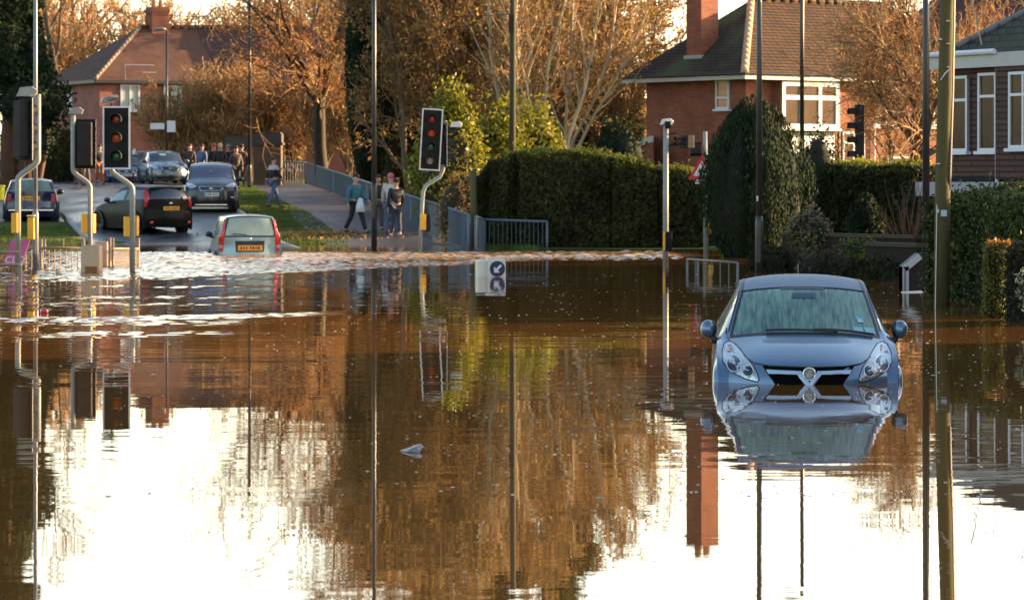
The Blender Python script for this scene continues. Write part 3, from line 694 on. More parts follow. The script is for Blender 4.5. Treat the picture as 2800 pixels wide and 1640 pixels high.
# right-hand brick house, corner towards us
h2 = thing('brick_house', 'red brick house with hipped tiled roof and tall chimney behind the conifer', 'house', (7.46, 105, .2), R(38))
walls(h2, 11, 4.9, -.3, 5.0, m_brick)
hip_roof(h2, 11, 4.9, 4.98, 2.58, .6, {'front': m_tile, 'back': m_tile, 'left': m_tilemoss, 'right': m_tile}, hips=('fl',), hipr=.135)
b = MB()
b.box((5.5, -.61, 4.9), (12.2, .03, .17)); b.box((-.61, 2.45, 4.9), (.03, 6.1, .17)); b.build('fascia', m_fascia, h2)
b = MB(); b.tube([(-.66, -.66, 4.99), (11.6, -.66, 4.99)], .045, 6); b.tube([(-.66, -.66, 4.99), (-.66, 5.5, 4.99)], .045, 6); b.build('gutter', m_gut, h2)
chimney(h2, .52, 2.69, 4.5, 9.9, .74, .74, m_brick, 2)
b = MB(); b.box((.52, 2.69, 5.55), (.86, .86, .26)); b.build('flashing', m_lead, bpy.data.objects['chimney'])
window(h2, 1.06, 3.9, 4.85, .66, 'left', 0., 1, .62, pane=mat('warm curtained glass', (.35, .12, .05), .1, col2=(.5, .3, .2), scale=3))
b = MB(); b.box((2.4, -.2, 4.0), (2.5, .4, 1.7)); b.build('bay', m_brick, h2)
window(h2, 2.4, 3.28, 4.78, 2.5, 'front', -.4, 3, .34, fw=.14)
b = MB(); b.box((2.55, -.36, 2.45), (1.9, .1, 1.3)); b.build('white_panel', mat('white render', (.62, .62, .62), .6), h2)
b = MB()
for i in range(19): b.box((1.62 + i * .1, -.43, 3.12), (.07, .02, .13))
b.build('valance', mat('dark valance', (.05, .05, .04), .8), h2)
window(h2, 4.7, 2.0, 3.2, 1.0, 'front', 0., 2, .3); window(h2, 6.2, 3.4, 4.7, 1.2, 'front', 0., 2, .34); window(h2, 8.4, 3.4, 4.7, 1.3, 'front', 0., 2, .34); window(h2, 7.0, 1., 2.4, 1.5, 'front', 0., 2, .34)
b = MB(); b.tube([(4.0, -.08, 0), (4.0, -.08, 4.9)], .05, 8); b.build('downpipe', m_gut, h2)
b = MB(); b.tube([(5.6, -.08, 0), (5.6, -.08, 4.9)], .045, 8); b.build('downpipe', m_upvc, h2)
# lean-to beside it
t = thing('brick_garage', 'low brick outbuilding with white bargeboard left of the brick house', 'garage', (PX(1724, 107), 107, 0)); 
x1 = PX(1772, 107) - PX(1724, 107); b = MB(); b.prism([(0, 0), (.75, 0), (.75, PZ(388, 107)), (0, PZ(412, 107))], 0, 2.); b.build('wall', m_brick, t)
b = MB(); b.prism([(-.1, PZ(410, 107)), (.74, PZ(388, 107)), (.74, PZ(371, 107)), (.15, PZ(383, 107)), (-.1, PZ(398, 107))], -.08, 2.05); b.build('bargeboard', m_fascia, t)

# left-hand far house: hipped wing and a long block
h1 = thing('brick_house', 'far red brick house with brown hipped roof, ridge chimney and white windows at left', 'house', (-19.8, 158, 1.4), R(28))
walls(h1, 8.5, 6.9, -.5, 5.25, m_brickfar)
hip_roof(h1, 8.5, 6.9, 5.2, 2.75, .35, m_tilefar, hipL=True, hipR=False, hips=('fl',), hipm=mat('far hip tile', (.24, .16, .12), .8), hipr=.1, ridge_m=m_tilefar)
b = MB(); b.box((2.8, -.36, 5.13), (6.3, .03, .16)); b.box((-.36, 3.45, 5.13), (.03, 7.6, .16)); b.build('fascia', m_gut, h1)
window(h1, 1.55, 3.75, 5.0, 1.0, 'front', 0., 2, 0, pane=m_winpale, fw=.09); window(h1, 3.75, 3.75, 5.0, .95, 'front', 0., 2, 0, pane=m_winpale, fw=.09)
window(h1, 3.9, 3.75, 5.0, .6, 'left', 0., 1, .3, pane=m_winpale)
hb = bpy.data.objects.new('side_block', None); COL.objects.link(hb); hb.parent = h1; hb.rotation_euler = (0, 0, -R(28))
rr = Matrix.Rotation(-R(28), 3, 'Z'); hb.location = rr @ Vector((-16.9 + 19.8, 160.9 - 158, 0))
walls(hb, 10, 6.4, -.5, 5.2, m_brickfar)
hip_roof(hb, 10, 6.4, 5.15, 2.85, .35, brickmat('far purple roof tiles', (.115, .062, .055), (.095, .052, .05), (.04, .026, .026), .2, .1, .01), hipL=False, hipR=True, hips=(), ridge_m=m_tilefar)
b = MB(); b.tube([(-1.55, -.35, 5.2), (-.1, 3.2, 8.02)], .09, 6); b.build('valley_lead', m_lead, hb)
window(hb, 5.9, 3.7, 4.9, .62, 'front', 0., 1, .3, pane=m_winpale); window(hb, 6., .9, 2.2, 1.2, 'front', 0., 1, .3)
chimney(h1, 4.35, 3.45, 6.5, 8.95, .9, .9, m_brick, 2)
b = MB(); tx = 1.2; b.tube([(tx, -.3, 5.2), (tx, -.3, 5.95), (tx + 1.5, -.3, 5.95)], .018, 5); b.tube([(tx + .9, -.3, 5.6), (tx + 1.6, -.3, 5.6)], .015, 5); b.build('aerial', m_alu, h1)

# right-hand tile-hung house
m_hung = brickmat('brown hung tiles', (.10, .038, .024), (.078, .03, .02), (.018, .009, .008), 1.1, .125, .02, bump=1.3, rough=.6)
h3 = thing('tile_hung_house', 'house clad in brown hung tiles with grey roof and white windows at the right edge', 'house', (9.39, 71.9, 0), R(-62.4))
walls(h3, 22, 8, -.5, 4.35, m_hung)
hip_roof(h3, 22, 8, 4.42, 2.9, .2, m_tilegrey, hips=('fl',), hipm=mat('grey hip tile', (.16, .16, .16), .8), hipr=.08)
b = MB(); b.box((11, -.27, 4.38), (22.5, .05, .30)); b.box((-.22, 4, 4.38), (.05, 8.3, .28)); b.build('fascia', m_fascia, h3)
b = MB(); b.tube([(-.2, -.34, 4.55), (2.4, -.34, 4.55)], .06, 8); b.build('gutter', m_upvc, h3)
b = MB(); b.box((12, -.12, 3.1), (19.4, .24, 2.5)); b.build('projecting_wall', m_hung, h3)
window(h3, .7, 2.45, 4.08, .66, 'front', 0., 1, .32, fw=.06); window(h3, 1.75, 2.45, 4.12, .66, 'front', 0., 1, .3, fw=.06); window(h3, 3.35, 2.5, 4.1, 1.0, 'front', -.24, 2, .3, fw=.06)
b = MB(); b.tube([(2.2, -.12, 1.4), (2.2, -.12, 4.2)], .045, 8); b.build('downpipe', mat('pale downpipe', (.55, .55, .62), .4), h3)
b = MB(); b.box((11, -.02, 1.86), (22, .1, .12)); b.build('gap_strip', m_black, h3)  # black strip drawn for the dark gap below the hung tiles
b = MB(); b.box((7.1, -.9, 1.64), (13.5, .08, .30)); b.box((7.1, -.48, 1.64), (13.5, .76, .26)); b.build('porch_fascia', mat('white porch board', (.30, .29, .31), .5, col2=(.25, .24, .26), scale=3, stretch=(1, 1, 1)), h3)
for i in range(1, 5): b = MB(); b.box((-.9 + i * 3., -.86, .6), (.09, .09, 1.8)); b.build('porch_post', m_fascia, h3)
# house behind at the far right
h4 = thing('distant_house', 'dark purple-tiled roof of a house rising behind the tile-hung house', 'house', (13.6, 122, .3), R(6))
walls(h4, 16, 8, 0, 5.2, m_brick); hip_roof(h4, 16, 8, 5.1, 4.2, .4, brickmat('purple roof tiles', (.085, .045, .045), (.06, .034, .036), (.02, .012, .012), .2, .1, .012), hips=())
window(h4, 3, 3.2, 4.5, 1.4, 'front', 0., 2, .3); chimney(h4, 10, 4, 8, 10.5, .9, .7, m_brick, 2)

# brick pier pair at the bridge head and garden walls
def pier(label, px, d, w, z0, z1, m):
    t = thing('brick_pier', label, 'pier', (PX(px, d), d, z0)); h = z1 - z0
    b = MB(); b.box((0, 0, (h - .55) / 2), (w, w, h - .55)); b.build('shaft', m, t)
    b = MB(); b.box((0, 0, h - .49), (w + .16, w + .16, .1)); b.box((0, 0, h - .25), (w + .06, w + .06, .38)); b.box((0, 0, h - .02), (w - .04, w - .04, .06)); b.build('cap', mat('dark stone', (.075, .06, .05), .85, col2=(.05, .042, .038), scale=4, bump=.5), t)
m_bb = brickmat('brown bridge brick', (.16, .10, .065), (.12, .075, .05), (.10, .08, .06))
pier('stout brick bridge pier with dark stone cap beside the verge', 733, 143, 1.2, 1.4, PZ(363, 143), m_bb)
pier('darker brick bridge pier partly hidden behind the first one', 655, 152, 1.2, 1.5, PZ(372, 152), m_bb)
m_bbt = brickmat('dark garden brick', (.028, .016, .012), (.02, .013, .009), (.018, .014, .01))
def gwall(label, a, c, zt, m=m_bbt, cop=True):
    t = thing('garden_wall', label, 'wall', group='low garden walls'); A = Vector((a[0], a[1], 0)); Cc = Vector((c[0], c[1], 0)); L = (Cc - A).length
    Mr = Matrix.Rotation(math.atan2(Cc.y - A.y, Cc.x - A.x), 3, 'Z'); mid = (A + Cc) / 2
    b = MB(); b.box((mid.x, mid.y, (zt - .5) / 2), (L, .22, zt + .5), Mr); b.build('brickwork', m, t)
    b = MB(); b.box((mid.x, mid.y, zt + .035), (L + .04, .3, .07), Mr); b.build('coping', mat('mossy coping', (.06, .034, .017), .85, col2=(.04, .034, .012), scale=3), t)
gwall('low dark garden wall with brown coping behind the car roof, left stretch', (PX(2150, 71), 71), (PX(2515, 67), 67), PZ(648, 69))
gwall('low garden wall by the sloping cabinet, right stretch nearer the water', (PX(2380, 63), 63), (PX(2520, 61.5), 61.5), PZ(674, 62.3))

# unseen house added at right to shade the near water and the car
h5 = thing('shading_house', 'unseen brick house added beyond the right edge of the frame to shade the near water', 'house', (12.5, 39.5, -.3), R(-90))
walls(h5, 26, 8, 0, 5.2, m_brick); hip_roof(h5, 26, 8, 5.15, 3.0, .5, m_tile, hips=())
for x_ in (3, 9, 15): window(h5, x_, 3.3, 4.6, 1.4, 'front', 0., 2, .3)
# ------------------------------------------------------------------ cars: one skin lofted front to back, glass cut out of it
def pchip(Yv, x):
    """monotone cubic through rows Yv (n,k) at integer stations"""
    Yv = np.asarray(Yv, float); n = len(Yv); d = np.diff(Yv, axis=0); m = np.zeros_like(Yv)
    a, b = d[:-1], d[1:]
    with np.errstate(divide='ignore', invalid='ignore'):
        m[1:-1] = np.where(a * b > 0, 2 * a * b / (a + b), 0)
    m[0], m[-1] = d[0], d[-1]
    i = np.clip(np.floor(x).astype(int), 0, n - 2); t = (x - i)[:, None]
    h00 = 2 * t ** 3 - 3 * t ** 2 + 1; h10 = t ** 3 - 2 * t ** 2 + t; h01 = -2 * t ** 3 + 3 * t ** 2; h11 = t ** 3 - t ** 2
    return h00 * Yv[i] + h10 * m[i] + h01 * Yv[i + 1] + h11 * m[i + 1]
class Skin:
    # row: yc zc w bow drop | belt x z | bulge x z | sill x z
    def __init__(s, rows): s.rows = np.array(rows, float); s.n = len(rows)
    def at(s, v, t):
        """v stations, t across: |t|<=1 top, 1..2 side (rail, belt, bulge, sill); arrays"""
        v = np.atleast_1d(np.asarray(v, float)); t = np.atleast_1d(np.asarray(t, float)); v, t = np.broadcast_arrays(v, t)
        r = pchip(s.rows, v.ravel()); t = t.ravel(); sg = np.where(t < 0, -1., 1.); q = np.abs(t)
        yc, zc, w, bow, dr, bx, bz, gx, gz_, sx, sz = r.T
        qt = np.minimum(q, 1)
        x = w * qt; y = yc + bow * qt ** 2.2; z = zc - dr * qt ** 2.4
        # side curve: 1 rail, 1.25 belt, 1.6 bulge, 2 sill
        zr = zc - dr
        u = np.clip(q, 1, 2)
        kx = np.stack([w, bx, gx, sx], 1); kz = np.stack([zr, bz, gz_, sz], 1); ks = np.array([1, 1.3, 1.62, 2.])
        xs_ = np.empty_like(x); zs_ = np.empty_like(x)
        for j in range(3):
            sel = (u >= ks[j]) & (u <= ks[j + 1]); f = (u - ks[j]) / (ks[j + 1] - ks[j])
            f2 = f if j == 0 else f
            def mm(k, a): return k[:, a]
            def cub(k):
                p0 = k[:, max(j - 1, 0)]; p1 = k[:, j]; p2 = k[:, j + 1]; p3 = k[:, min(j + 2, 3)]
                if j <= 1: m1 = (p2 - p1) if j == 0 else (p2 - p1) * .9
                else: m1 = (p2 - p0) * .5
                m2 = (p2 - p1) if j in (0, 2) else (p3 - p1) * .5
                g = f; return (2 * g ** 3 - 3 * g ** 2 + 1) * p1 + (g ** 3 - 2 * g ** 2 + g) * m1 + (-2 * g ** 3 + 3 * g ** 2) * p2 + (g ** 3 - g ** 2) * m2
            xs_ = np.where(sel, cub(kx), xs_); zs_ = np.where(sel, cub(kz), zs_)
        side = q > 1
        x = np.where(side, xs_, x); z = np.where(side, zs_, z)
        return np.stack([x * sg, y, z], 1)
    def pt(s, v, t): return Vector(s.at([v], [t])[0])
    def nrm(s, v, t, e=.02):
        v = np.asarray(v, float); t = np.asarray(t, float)
        a = s.at(v + e, t) - s.at(v - e, t); b = s.at(v, t + e) - s.at(v, t - e)
        n = np.cross(b, a); n /= np.linalg.norm(n, axis=1)[:, None] + 1e-9
        return n
    def patch(s, v0, v1, t0, t1, nv, nt, off=0.):
        v = np.linspace(v0, v1, nv + 1); t = np.linspace(t0, t1, nt + 1); Vv, T = np.meshgrid(v, t, indexing='ij')
        p = s.at(Vv.ravel(), T.ravel())
        if off:
            n = s.nrm(np.clip(Vv.ravel(), .03, s.n - 1.03), T.ravel()); c = np.array([0, s.rows[:, 0].mean(), .6])
            sg = np.sign(((p - c) * n).sum(1)); n = n * sg[:, None]; p = p + n * off
        return p, nv, nt
    def mesh(s, name, quads, m, parent, off=0., nv=10, nt=10):
        Vs = []; Fs = []; o = 0
        for q in quads:
            a, b, c, d = q[:4]; kv, kt = (q[4], q[5]) if len(q) > 4 else (nv, nt)
            p, kv, kt = s.patch(a, b, c, d, kv, kt, off)
            i = (np.arange(kv)[:, None] * (kt + 1) + np.arange(kt)).ravel() + o
            Fs.append(np.stack([i, i + 1, i + kt + 2, i + kt + 1], 1)); Vs.append(p); o += len(p)
        ob = npmesh(name, np.concatenate(Vs), np.concatenate(Fs), m, parent, True)
        bm = bmesh.new(); bm.from_mesh(ob.data); bmesh.ops.remove_doubles(bm, verts=bm.verts, dist=.0008); bmesh.ops.recalc_face_normals(bm, faces=bm.faces); bm.to_mesh(ob.data); bm.free()
        return ob
    def lookup(s, vr, tmax=1.3):
        v = np.linspace(vr[0], vr[1], 160); t = np.linspace(-tmax, tmax, 121); Vv, T = np.meshgrid(v, t, indexing='ij')
        p = s.at(Vv.ravel(), T.ravel()); return p
    def decal(s, name, poly, m, parent, vr, off=.012, dome=0., rings=3, face=-1, sm=True, dense=6):
        """a front- or rear-view outline (x,z) laid on the skin"""
        P_ = s.lookup(vr); pts = []
        k = len(poly)
        for i in range(k):
            a, b = np.array(poly[i]), np.array(poly[(i + 1) % k])
            n = max(1, int(np.linalg.norm(b - a) / .03) if dense else 1)
            for j in range(n): pts.append(a + (b - a) * j / n)
        pts = np.array(pts); c = pts.mean(0); vs = []; fs = []; n = len(pts)
        def proj(q, h):
            i = np.argmin((P_[:, 0] - q[0]) ** 2 + (P_[:, 2] - q[1]) ** 2); return (q[0], P_[i, 1] + face * (off + h), q[1])
        for r in range(rings):
            f = 1 - r / rings
            for q in pts: vs.append(proj(c + (q - c) * f, dome * (1 - f * f)))
        vs.append(proj(c, dome))
        for r in range(rings - 1):
            for i in range(n): fs.append((r * n + i, r * n + (i + 1) % n, (r + 1) * n + (i + 1) % n, (r + 1) * n + i))
        for i in range(n): fs.append(((rings - 1) * n + i, (rings - 1) * n + (i + 1) % n, len(vs) - 1))
        b = MB(); b.add(vs, fs); o = b.build(name, m, parent, sm)
        return o
    def edge(s, name, poly, m, parent, vr, rad=.007, face=-1, closed=True, off=.004):
        P_ = s.lookup(vr); out = []; k = len(poly)
        for i in range(k if closed else k - 1):
            a, b = np.array(poly[i]), np.array(poly[(i + 1) % k]); n = max(1, int(np.linalg.norm(b - a) / .04))
            for j in range(n):
                q = a + (b - a) * j / n; ii = np.argmin((P_[:, 0] - q[0]) ** 2 + (P_[:, 2] - q[1]) ** 2); out.append((q[0], P_[ii, 1] + face * off, q[1]))
        if closed: out.append(out[0])
        b = MB(); b.tube(out, rad, 6); return b.build(name, m, parent, True)

def carpaint(name, c, c2=None, rough=.28, metal=.35, coat=.8, spec=.5): return mat(name, c, rough, metal, spec=spec, col2=c2 or tuple(x * 1.12 for x in c), scale=2.5, coat=coat, contrast=.3)
m_trim = mat('black trim', (.012, .012, .013), .45); m_tyre = mat('tyre rubber', (.014, .014, .014), .8); m_rim = mat('alloy rim', (.3, .3, .32), .3, .8)
m_chrome = mat('bright chrome', (.62, .64, .67), .12, .95); m_lampglass = mat('clear headlamp', (.52, .55, .58), .08, .45, col2=(.30, .32, .35), scale=14, coat=1.)
m_redlamp = mat('red tail lamp', (.5, .012, .01), .2, coat=.6); m_cglass = mat('car glass', (.012, .016, .02), .05, spec=.9, col2=(.025, .03, .034), scale=1.5)
m_plw = mat('white number plate', (.62, .62, .62), .4); m_ply = mat('yellow number plate', (.75, .33, .02), .4); m_plink = mat('plate ink', (.03, .03, .03), .5)

def wheel(parent, x, y, r=.3, wd=.2):
    b = MB(); sx = 1 if x > 0 else -1
    prof = [(r * .62, -.5), (r * .93, -.5), (r, -.36), (r, .36), (r * .93, .5), (r * .62, .5)]; n = 24; vs = []; fs = []
    for k in range(n):
        a = 2 * math.pi * k / n
        for q, h in prof: vs.append((x + h * wd, y + q * math.cos(a), r + q * math.sin(a)))
    for k in range(n):
        for j in range(6): fs.append((k * 6 + j, k * 6 + (j + 1) % 6, ((k + 1) % n) * 6 + (j + 1) % 6, ((k + 1) % n) * 6 + j))
    b.add(vs, fs); w_ = b.build('wheel', m_tyre, parent, True)
    b = MB(); b.tube([(x + sx * wd * .2, y, r), (x + sx * wd * .42, y, r)], [r * .62, r * .56], 20)
    b.build('rim', m_rim, w_, True)
def mirror(parent, sk, v, t, m, sgn, s=1., facing='front'):
    p = sk.pt(v, sgn * t); b = MB()
    c = p + Vector((sgn * .135 * s, .0, .03)); b.ball(c, (.105 * s, .075 * s, .08 * s), 14, 10)
    o = b.build('mirror', m, parent, True)
    b = MB(); b.tube([p + Vector((-sgn * .03, 0, -.05)), c + Vector((-sgn * .03, 0, -.06))], [.035, .03], 8); b.build('mirror_arm', m_trim, o, True)
    return o
def plate(parent, x, y, z, m, face, w=.52, h=.115, rot=0., band=False):
    b = MB(); b.box((x, y, z), (w, .014, h)); o = b.build('number_plate', m, parent)
    b = MB(); rg = random.Random(int(z * 1000) + int(w * 77))
    for i in range(7):
        xx = x + (i - 3) * w * .115 + (.02 if i > 3 else -.01); b.box((xx, y + face * .009, z), (w * rg.uniform(.05, .075), .004, h * rg.uniform(.5, .62)))
    b.build('plate_marks', m_plink, o)
    if band: b = MB(); b.box((x - w * .5 + .025, y + face * .0085, z), (.045, .004, h * .96)); b.build('plate_band', mat('plate blue', (.02, .05, .3), .4), o)
    return o

def car(name, label, loc, rz, rows, paint, glass, cut, wheels, pillars=(), wheel_r=.3, group='cars caught by the flood', roofm=None, arches=True):
    """cut: v stations (cowl, header, side front, side rear, roof rear, tail-glass end), tg: |t| limit of screens"""
    t = thing(name, label, 'car', loc, rz, group); sk = Skin(rows); vc, vh, s0, s1, r0, r1, tg = cut; n = sk.n - 1
    q = [(0, vc, -1, 1, 30, 20), (vh, r0, -1, 1, 14, 16), (r1, n, -1, 1, 16, 18),
         (vc, vh, -1, -tg, 10, 2), (vc, vh, tg, 1, 10, 2), (r0, r1, -1, -tg, 8, 2), (r0, r1, tg, 1, 8, 2)]
    for sg in (-1, 1):
        a, b = (1, 1.3) if sg > 0 else (-1.3, -1); c, d = (1.3, 2) if sg > 0 else (-2, -1.3)
        q += [(0, n, c, d, 60, 12), (0, s0, a, b, 26, 6), (s1, n, a, b, 22, 6)]
        e = .06
        q += [(s0, s1, 1, 1 + e, 20, 1) if sg > 0 else (s0, s1, -1 - e, -1, 20, 1), (s0, s1, 1.3 - .03, 1.3, 20, 1) if sg > 0 else (s0, s1, -1.3, -1.3 + .03, 20, 1)]
    body = sk.mesh('body', q, paint, t)
    if roofm:
        sk.mesh('roof', [(vh, r0, -1, 1, 14, 16)], roofm, t, .004)
    sk.mesh('windscreen', [(vc, vh, -tg, tg, 10, 16)], glass, t, -.004)
    sk.mesh('rear_window', [(r0, r1, -tg, tg, 8, 14)], glass if not isinstance(glass, tuple) else glass[1], t, -.004)
    for sg in (-1, 1):
        vs_ = [s0] + list(pillars) + [s1]
        for i in range(len(vs_) - 1):
            a, b = vs_[i] + (.06 if i else 0), vs_[i + 1] - (.06 if i < len(vs_) - 2 else 0)
            sk.mesh('side_window', [(a, b, 1.06, 1.27, 8, 4) if sg > 0 else (a, b, -1.27, -1.06, 8, 4)], glass, t, -.003)
            if i: sk.mesh('door_pillar', [(vs_[i] - .06, vs_[i] + .06, 1.06, 1.27, 1, 4) if sg > 0 else (vs_[i] - .06, vs_[i] + .06, -1.27, -1.06, 1, 4)], m_trim, t)
    for x, y in wheels:
        wheel(t, x, y, wheel_r)
        if not arches: continue
        b = MB(); vs = []; N = 22; s_ = 1 if x > 0 else -1
        pts = [(x + s_ * .125, y + (wheel_r + .055) * math.cos(a), wheel_r + (wheel_r + .055) * math.sin(a)) for a in np.linspace(R(-25), R(205), N)]
        b.tube(pts, .045, 6); b.build('wheel_arch', m_trim, t, True)
    return t, sk

def hatch_rows(L, Wd, H, zb, bonnet=.95, zn=.7, zc=.96, hdr=1.75, rr=.55, rake=.4, taper=.62, gx=None, tail=.12, tw=None, zt=None):
    """generic small hatchback: L length, Wd half width, H height, zb belt height"""
    W = Wd; gx = gx or W; tw = tw or W * .86; zt = zt or zb
    return [
        (.06, .20, W * .80, .36, 0, W * .86, .19, W * .88, .18, W * .86, .17),
        (.00, .42, W * .83, .33, 0, W * .92, .42, W * .94, .36, W * .92, .18),
        (.02, zn - .12, W * .83, .34, 0, W * .94, zn - .14, W * .97, .48, W * .95, .18),
        (.10, zn, W * .81, .36, .02, W * .945, zn - .02, gx, .56, W * .965, .18),
        (bonnet * .52, (zn + zc) / 2 + .035, W * .83, .22, .09, W * .955, zb - .12, gx, .62, W * .97, .18),
        (bonnet, zc, W * .845, .22, .05, W * .945, zb - .03, gx, .64, W * .97, .18),
        (hdr, H - .09, W * taper * 1.14, .13, .05, W * .94, zb, gx, .64, W * .97, .18),
        (hdr + .75, H, W * taper * 1.10, .0, .06, W * .94, zb + .02, gx, .64, W * .97, .18),
        (L - rr, H - .05, W * taper * 1.06, -.08, .06, W * .925, zb + .06, gx * .99, .64, W * .96, .18),
        (L - tail, zt + .03, tw, -.16, .02, W * .90, zb - .02, W * .95, .62, W * .93, .2),
        (L - .03, zt - .22, tw * .99, -.2, .0, W * .90, zt - .24, W * .93, .52, W * .91, .2),
        (L, .48, tw * .99, -.22, .0, W * .90, .47, W * .92, .40, W * .90, .2),
        (L - .05, .22, tw * .95, -.2, .0, W * .88, .215, W * .89, .21, W * .87, .2)]

# ---- the drowned silver-blue supermini
pc = carpaint('silver blue paint', (.095, .16, .25), (.105, .175, .27), .28, .45)
def misted():
    m, nt, b = nodes_of('misted windscreen'); L = nt.links.new
    tc = nt.nodes.new('ShaderNodeTexCoord')
    def nz(s, st, det):
        mp = nt.nodes.new('ShaderNodeMapping'); mp.inputs['Scale'].default_value = st; n = nt.nodes.new('ShaderNodeTexNoise'); n.inputs['Scale'].default_value = s; n.inputs['Detail'].default_value = det
        L(tc.outputs['Object'], mp.inputs[0]); L(mp.outputs[0], n.inputs['Vector']); return n.outputs['Fac']
    a = nz(1.5, (1, .6, .6), 2); d = nz(14, (2.6, .35, .35), 8)
    ad = nt.nodes.new('ShaderNodeMath'); ad.operation = 'ADD'; L(a, ad.inputs[0]); L(d, ad.inputs[1])
    rp = nt.nodes.new('ShaderNodeValToRGB'); e = rp.color_ramp.elements
    e[0].position = .39; e[0].color = (.02, .052, .075, 1); e[1].position = .66; e[1].color = (.19, .32, .24, 1)
    h = nt.nodes.new('ShaderNodeMath'); h.operation = 'MULTIPLY'; h.inputs[1].default_value = .5; L(ad.outputs[0], h.inputs[0]); L(h.outputs[0], rp.inputs[0])
    L(rp.outputs[0], b.inputs['Base Color']); setin(b, Roughness=.16, Specular_IOR_Level=.7)
    return m
rows = hatch_rows(3.99, .868, 1.475, .93, .98, .71, .965, 1.73, .5)
rows[3] = (.10, .715, .71, .36, .02, .825, .69, .868, .58, .84, .18)
Y0 = 29.62
cx = PX(2213, Y0)
cz = -.555
corsa, sk = car('silver_hatchback', 'silver-blue hatchback facing the camera, sunk to its headlights in brown floodwater', (cx, Y0, cz), -R(3.2), rows, pc, misted(), (5.02, 5.97, 5.28, 8.3, 8.05, 8.95, .955), [(-.70, .78), (.70, .78), (-.70, 3.25), (.70, 3.25)], (6.85,), .3, arches=False, roofm=mat('dewy roof paint', (.10, .15, .22), .5, .2, col2=(.15, .20, .27), scale=40, bump=.3))
def fz(x, y):  # zoom coordinates measured on the photo -> car front-view metres
    s = 303.; return ((x - 1268) / 3.818 / s, -( (720 + y / 3.818) - 1050.5) / s + (.555))
FR = (1.5, 5.0)
lamp = [fz(*q) for q in [(436, 868), (505, 886), (575, 950), (640, 1025), (700, 1090), (735, 1165), (752, 1220), (728, 1243), (610, 1216), (490, 1165), (410, 1105), (372, 1050), (368, 960), (392, 892)]]
for sg in (-1, 1):
    pl = [(q[0] if sg < 0 else -q[0], q[1]) for q in lamp]
    h = sk.decal('headlight', pl, m_lampglass, corsa, FR, .006, .03)
    sk.edge('lamp_gap', pl, m_trim, h, FR, .006)
    for (ux, uz, r) in ((492, 1070, .068), (634, 1130, .050)):
        x, z = fz(ux, uz); x = x if sg < 0 else -x
        ring = [(x + r * math.cos(a), z + r * math.sin(a)) for a in np.linspace(0, 6.28, 17)[:-1]]
        sk.decal('reflector', ring, mat('dark reflector', (.05, .055, .065), .1, .7), h, FR, .026, .012); sk.edge('reflector_ring', ring, m_chrome, h, FR, .005, off=.03)
    x, z = fz(450, 935); x = x if sg < 0 else -x
    sk.decal('indicator', [(x - .03, z - .02), (x + .05, z - .03), (x + .02, z + .025), (x - .02, z + .035)], mat('amber bulb', (.35, .12, .06), .2), h, FR, .024)
m_bar = mat('satin grille bar', (.40, .50, .62), .25, .25)
grl = [fz(*q) for q in [(785, 1072), (1262, 1082), (1745, 1078), (1700, 1150), (1640, 1230), (1600, 1300), (1262, 1320), (935, 1300), (890, 1225), (830, 1150)]]
sk.decal('grille', grl, mat('grille black', (.003, .003, .003), .9, spec=.05), corsa, (.8, 4.), .006)
sk.edge('bonnet_gap', [fz(*q) for q in [(420, 735), (418, 800), (430, 860)]], m_trim, corsa, (3., 5.1), .0065, closed=False)
bn = [fz(*q) for q in [(560, 930), (610, 1000), (700, 1055), (860, 1075), (1262, 1084), (1660, 1078), (1830, 1055), (1930, 1000), (1975, 940)]]
sk.edge('bonnet_gap', bn, m_trim, corsa, (1.8, 4.6), .007, closed=False)
for sg in (-1, 1):
    a = [fz(*q) for q in [(822, 1110), (1185, 1120), (1190, 1156), (842, 1152)]]
    sk.decal('grille_bar', [(q[0] if sg < 0 else -q[0], q[1]) for q in a], m_bar, corsa, (.8, 4.), .03, .01)
    a = [fz(*q) for q in [(1138, 1150), (1190, 1130), (1284, 1256), (1340, 1345), (1290, 1345), (1216, 1256)]]
    sk.decal('grille_bar', [(q[0] if sg < 0 else -q[0], q[1]) for q in a], m_bar, corsa, (.8, 4.), .042, .012)
ex, ez = fz(1268, 1148); pb = sk.lookup((1.5, 4.)); ey = pb[np.argmin((pb[:, 0] - ex) ** 2 + (pb[:, 2] - ez) ** 2), 1] - .055
b = MB(); b.tube([(ex + .054 * math.cos(a), ey, ez + .054 * math.sin(a)) for a in np.linspace(0, 2 * math.pi, 29)], .0085, 8); em = b.build('badge', m_chrome, corsa, True)
b = MB(); b.tube([(ex, ey + .008, ez), (ex, ey - .006, ez)], .048, 24); b.build('badge_disc', mat('badge dark', (.09, .11, .14), .25, .6), em)
b = MB(); b.prism([(ex - .03, ez - .03), (ex + .0, ez - .035), (ex + .03, ez - .01), (ex + .012, ez + .005), (ex + .028, ez + .03), (ex - .005, ez + .035), (ex - .012, ez + .01), (ex - .035, ez + .012)], ey - .012, ey - .004); b.build('badge_figure', mat('badge grey', (.2, .23, .28), .35, .5), em)
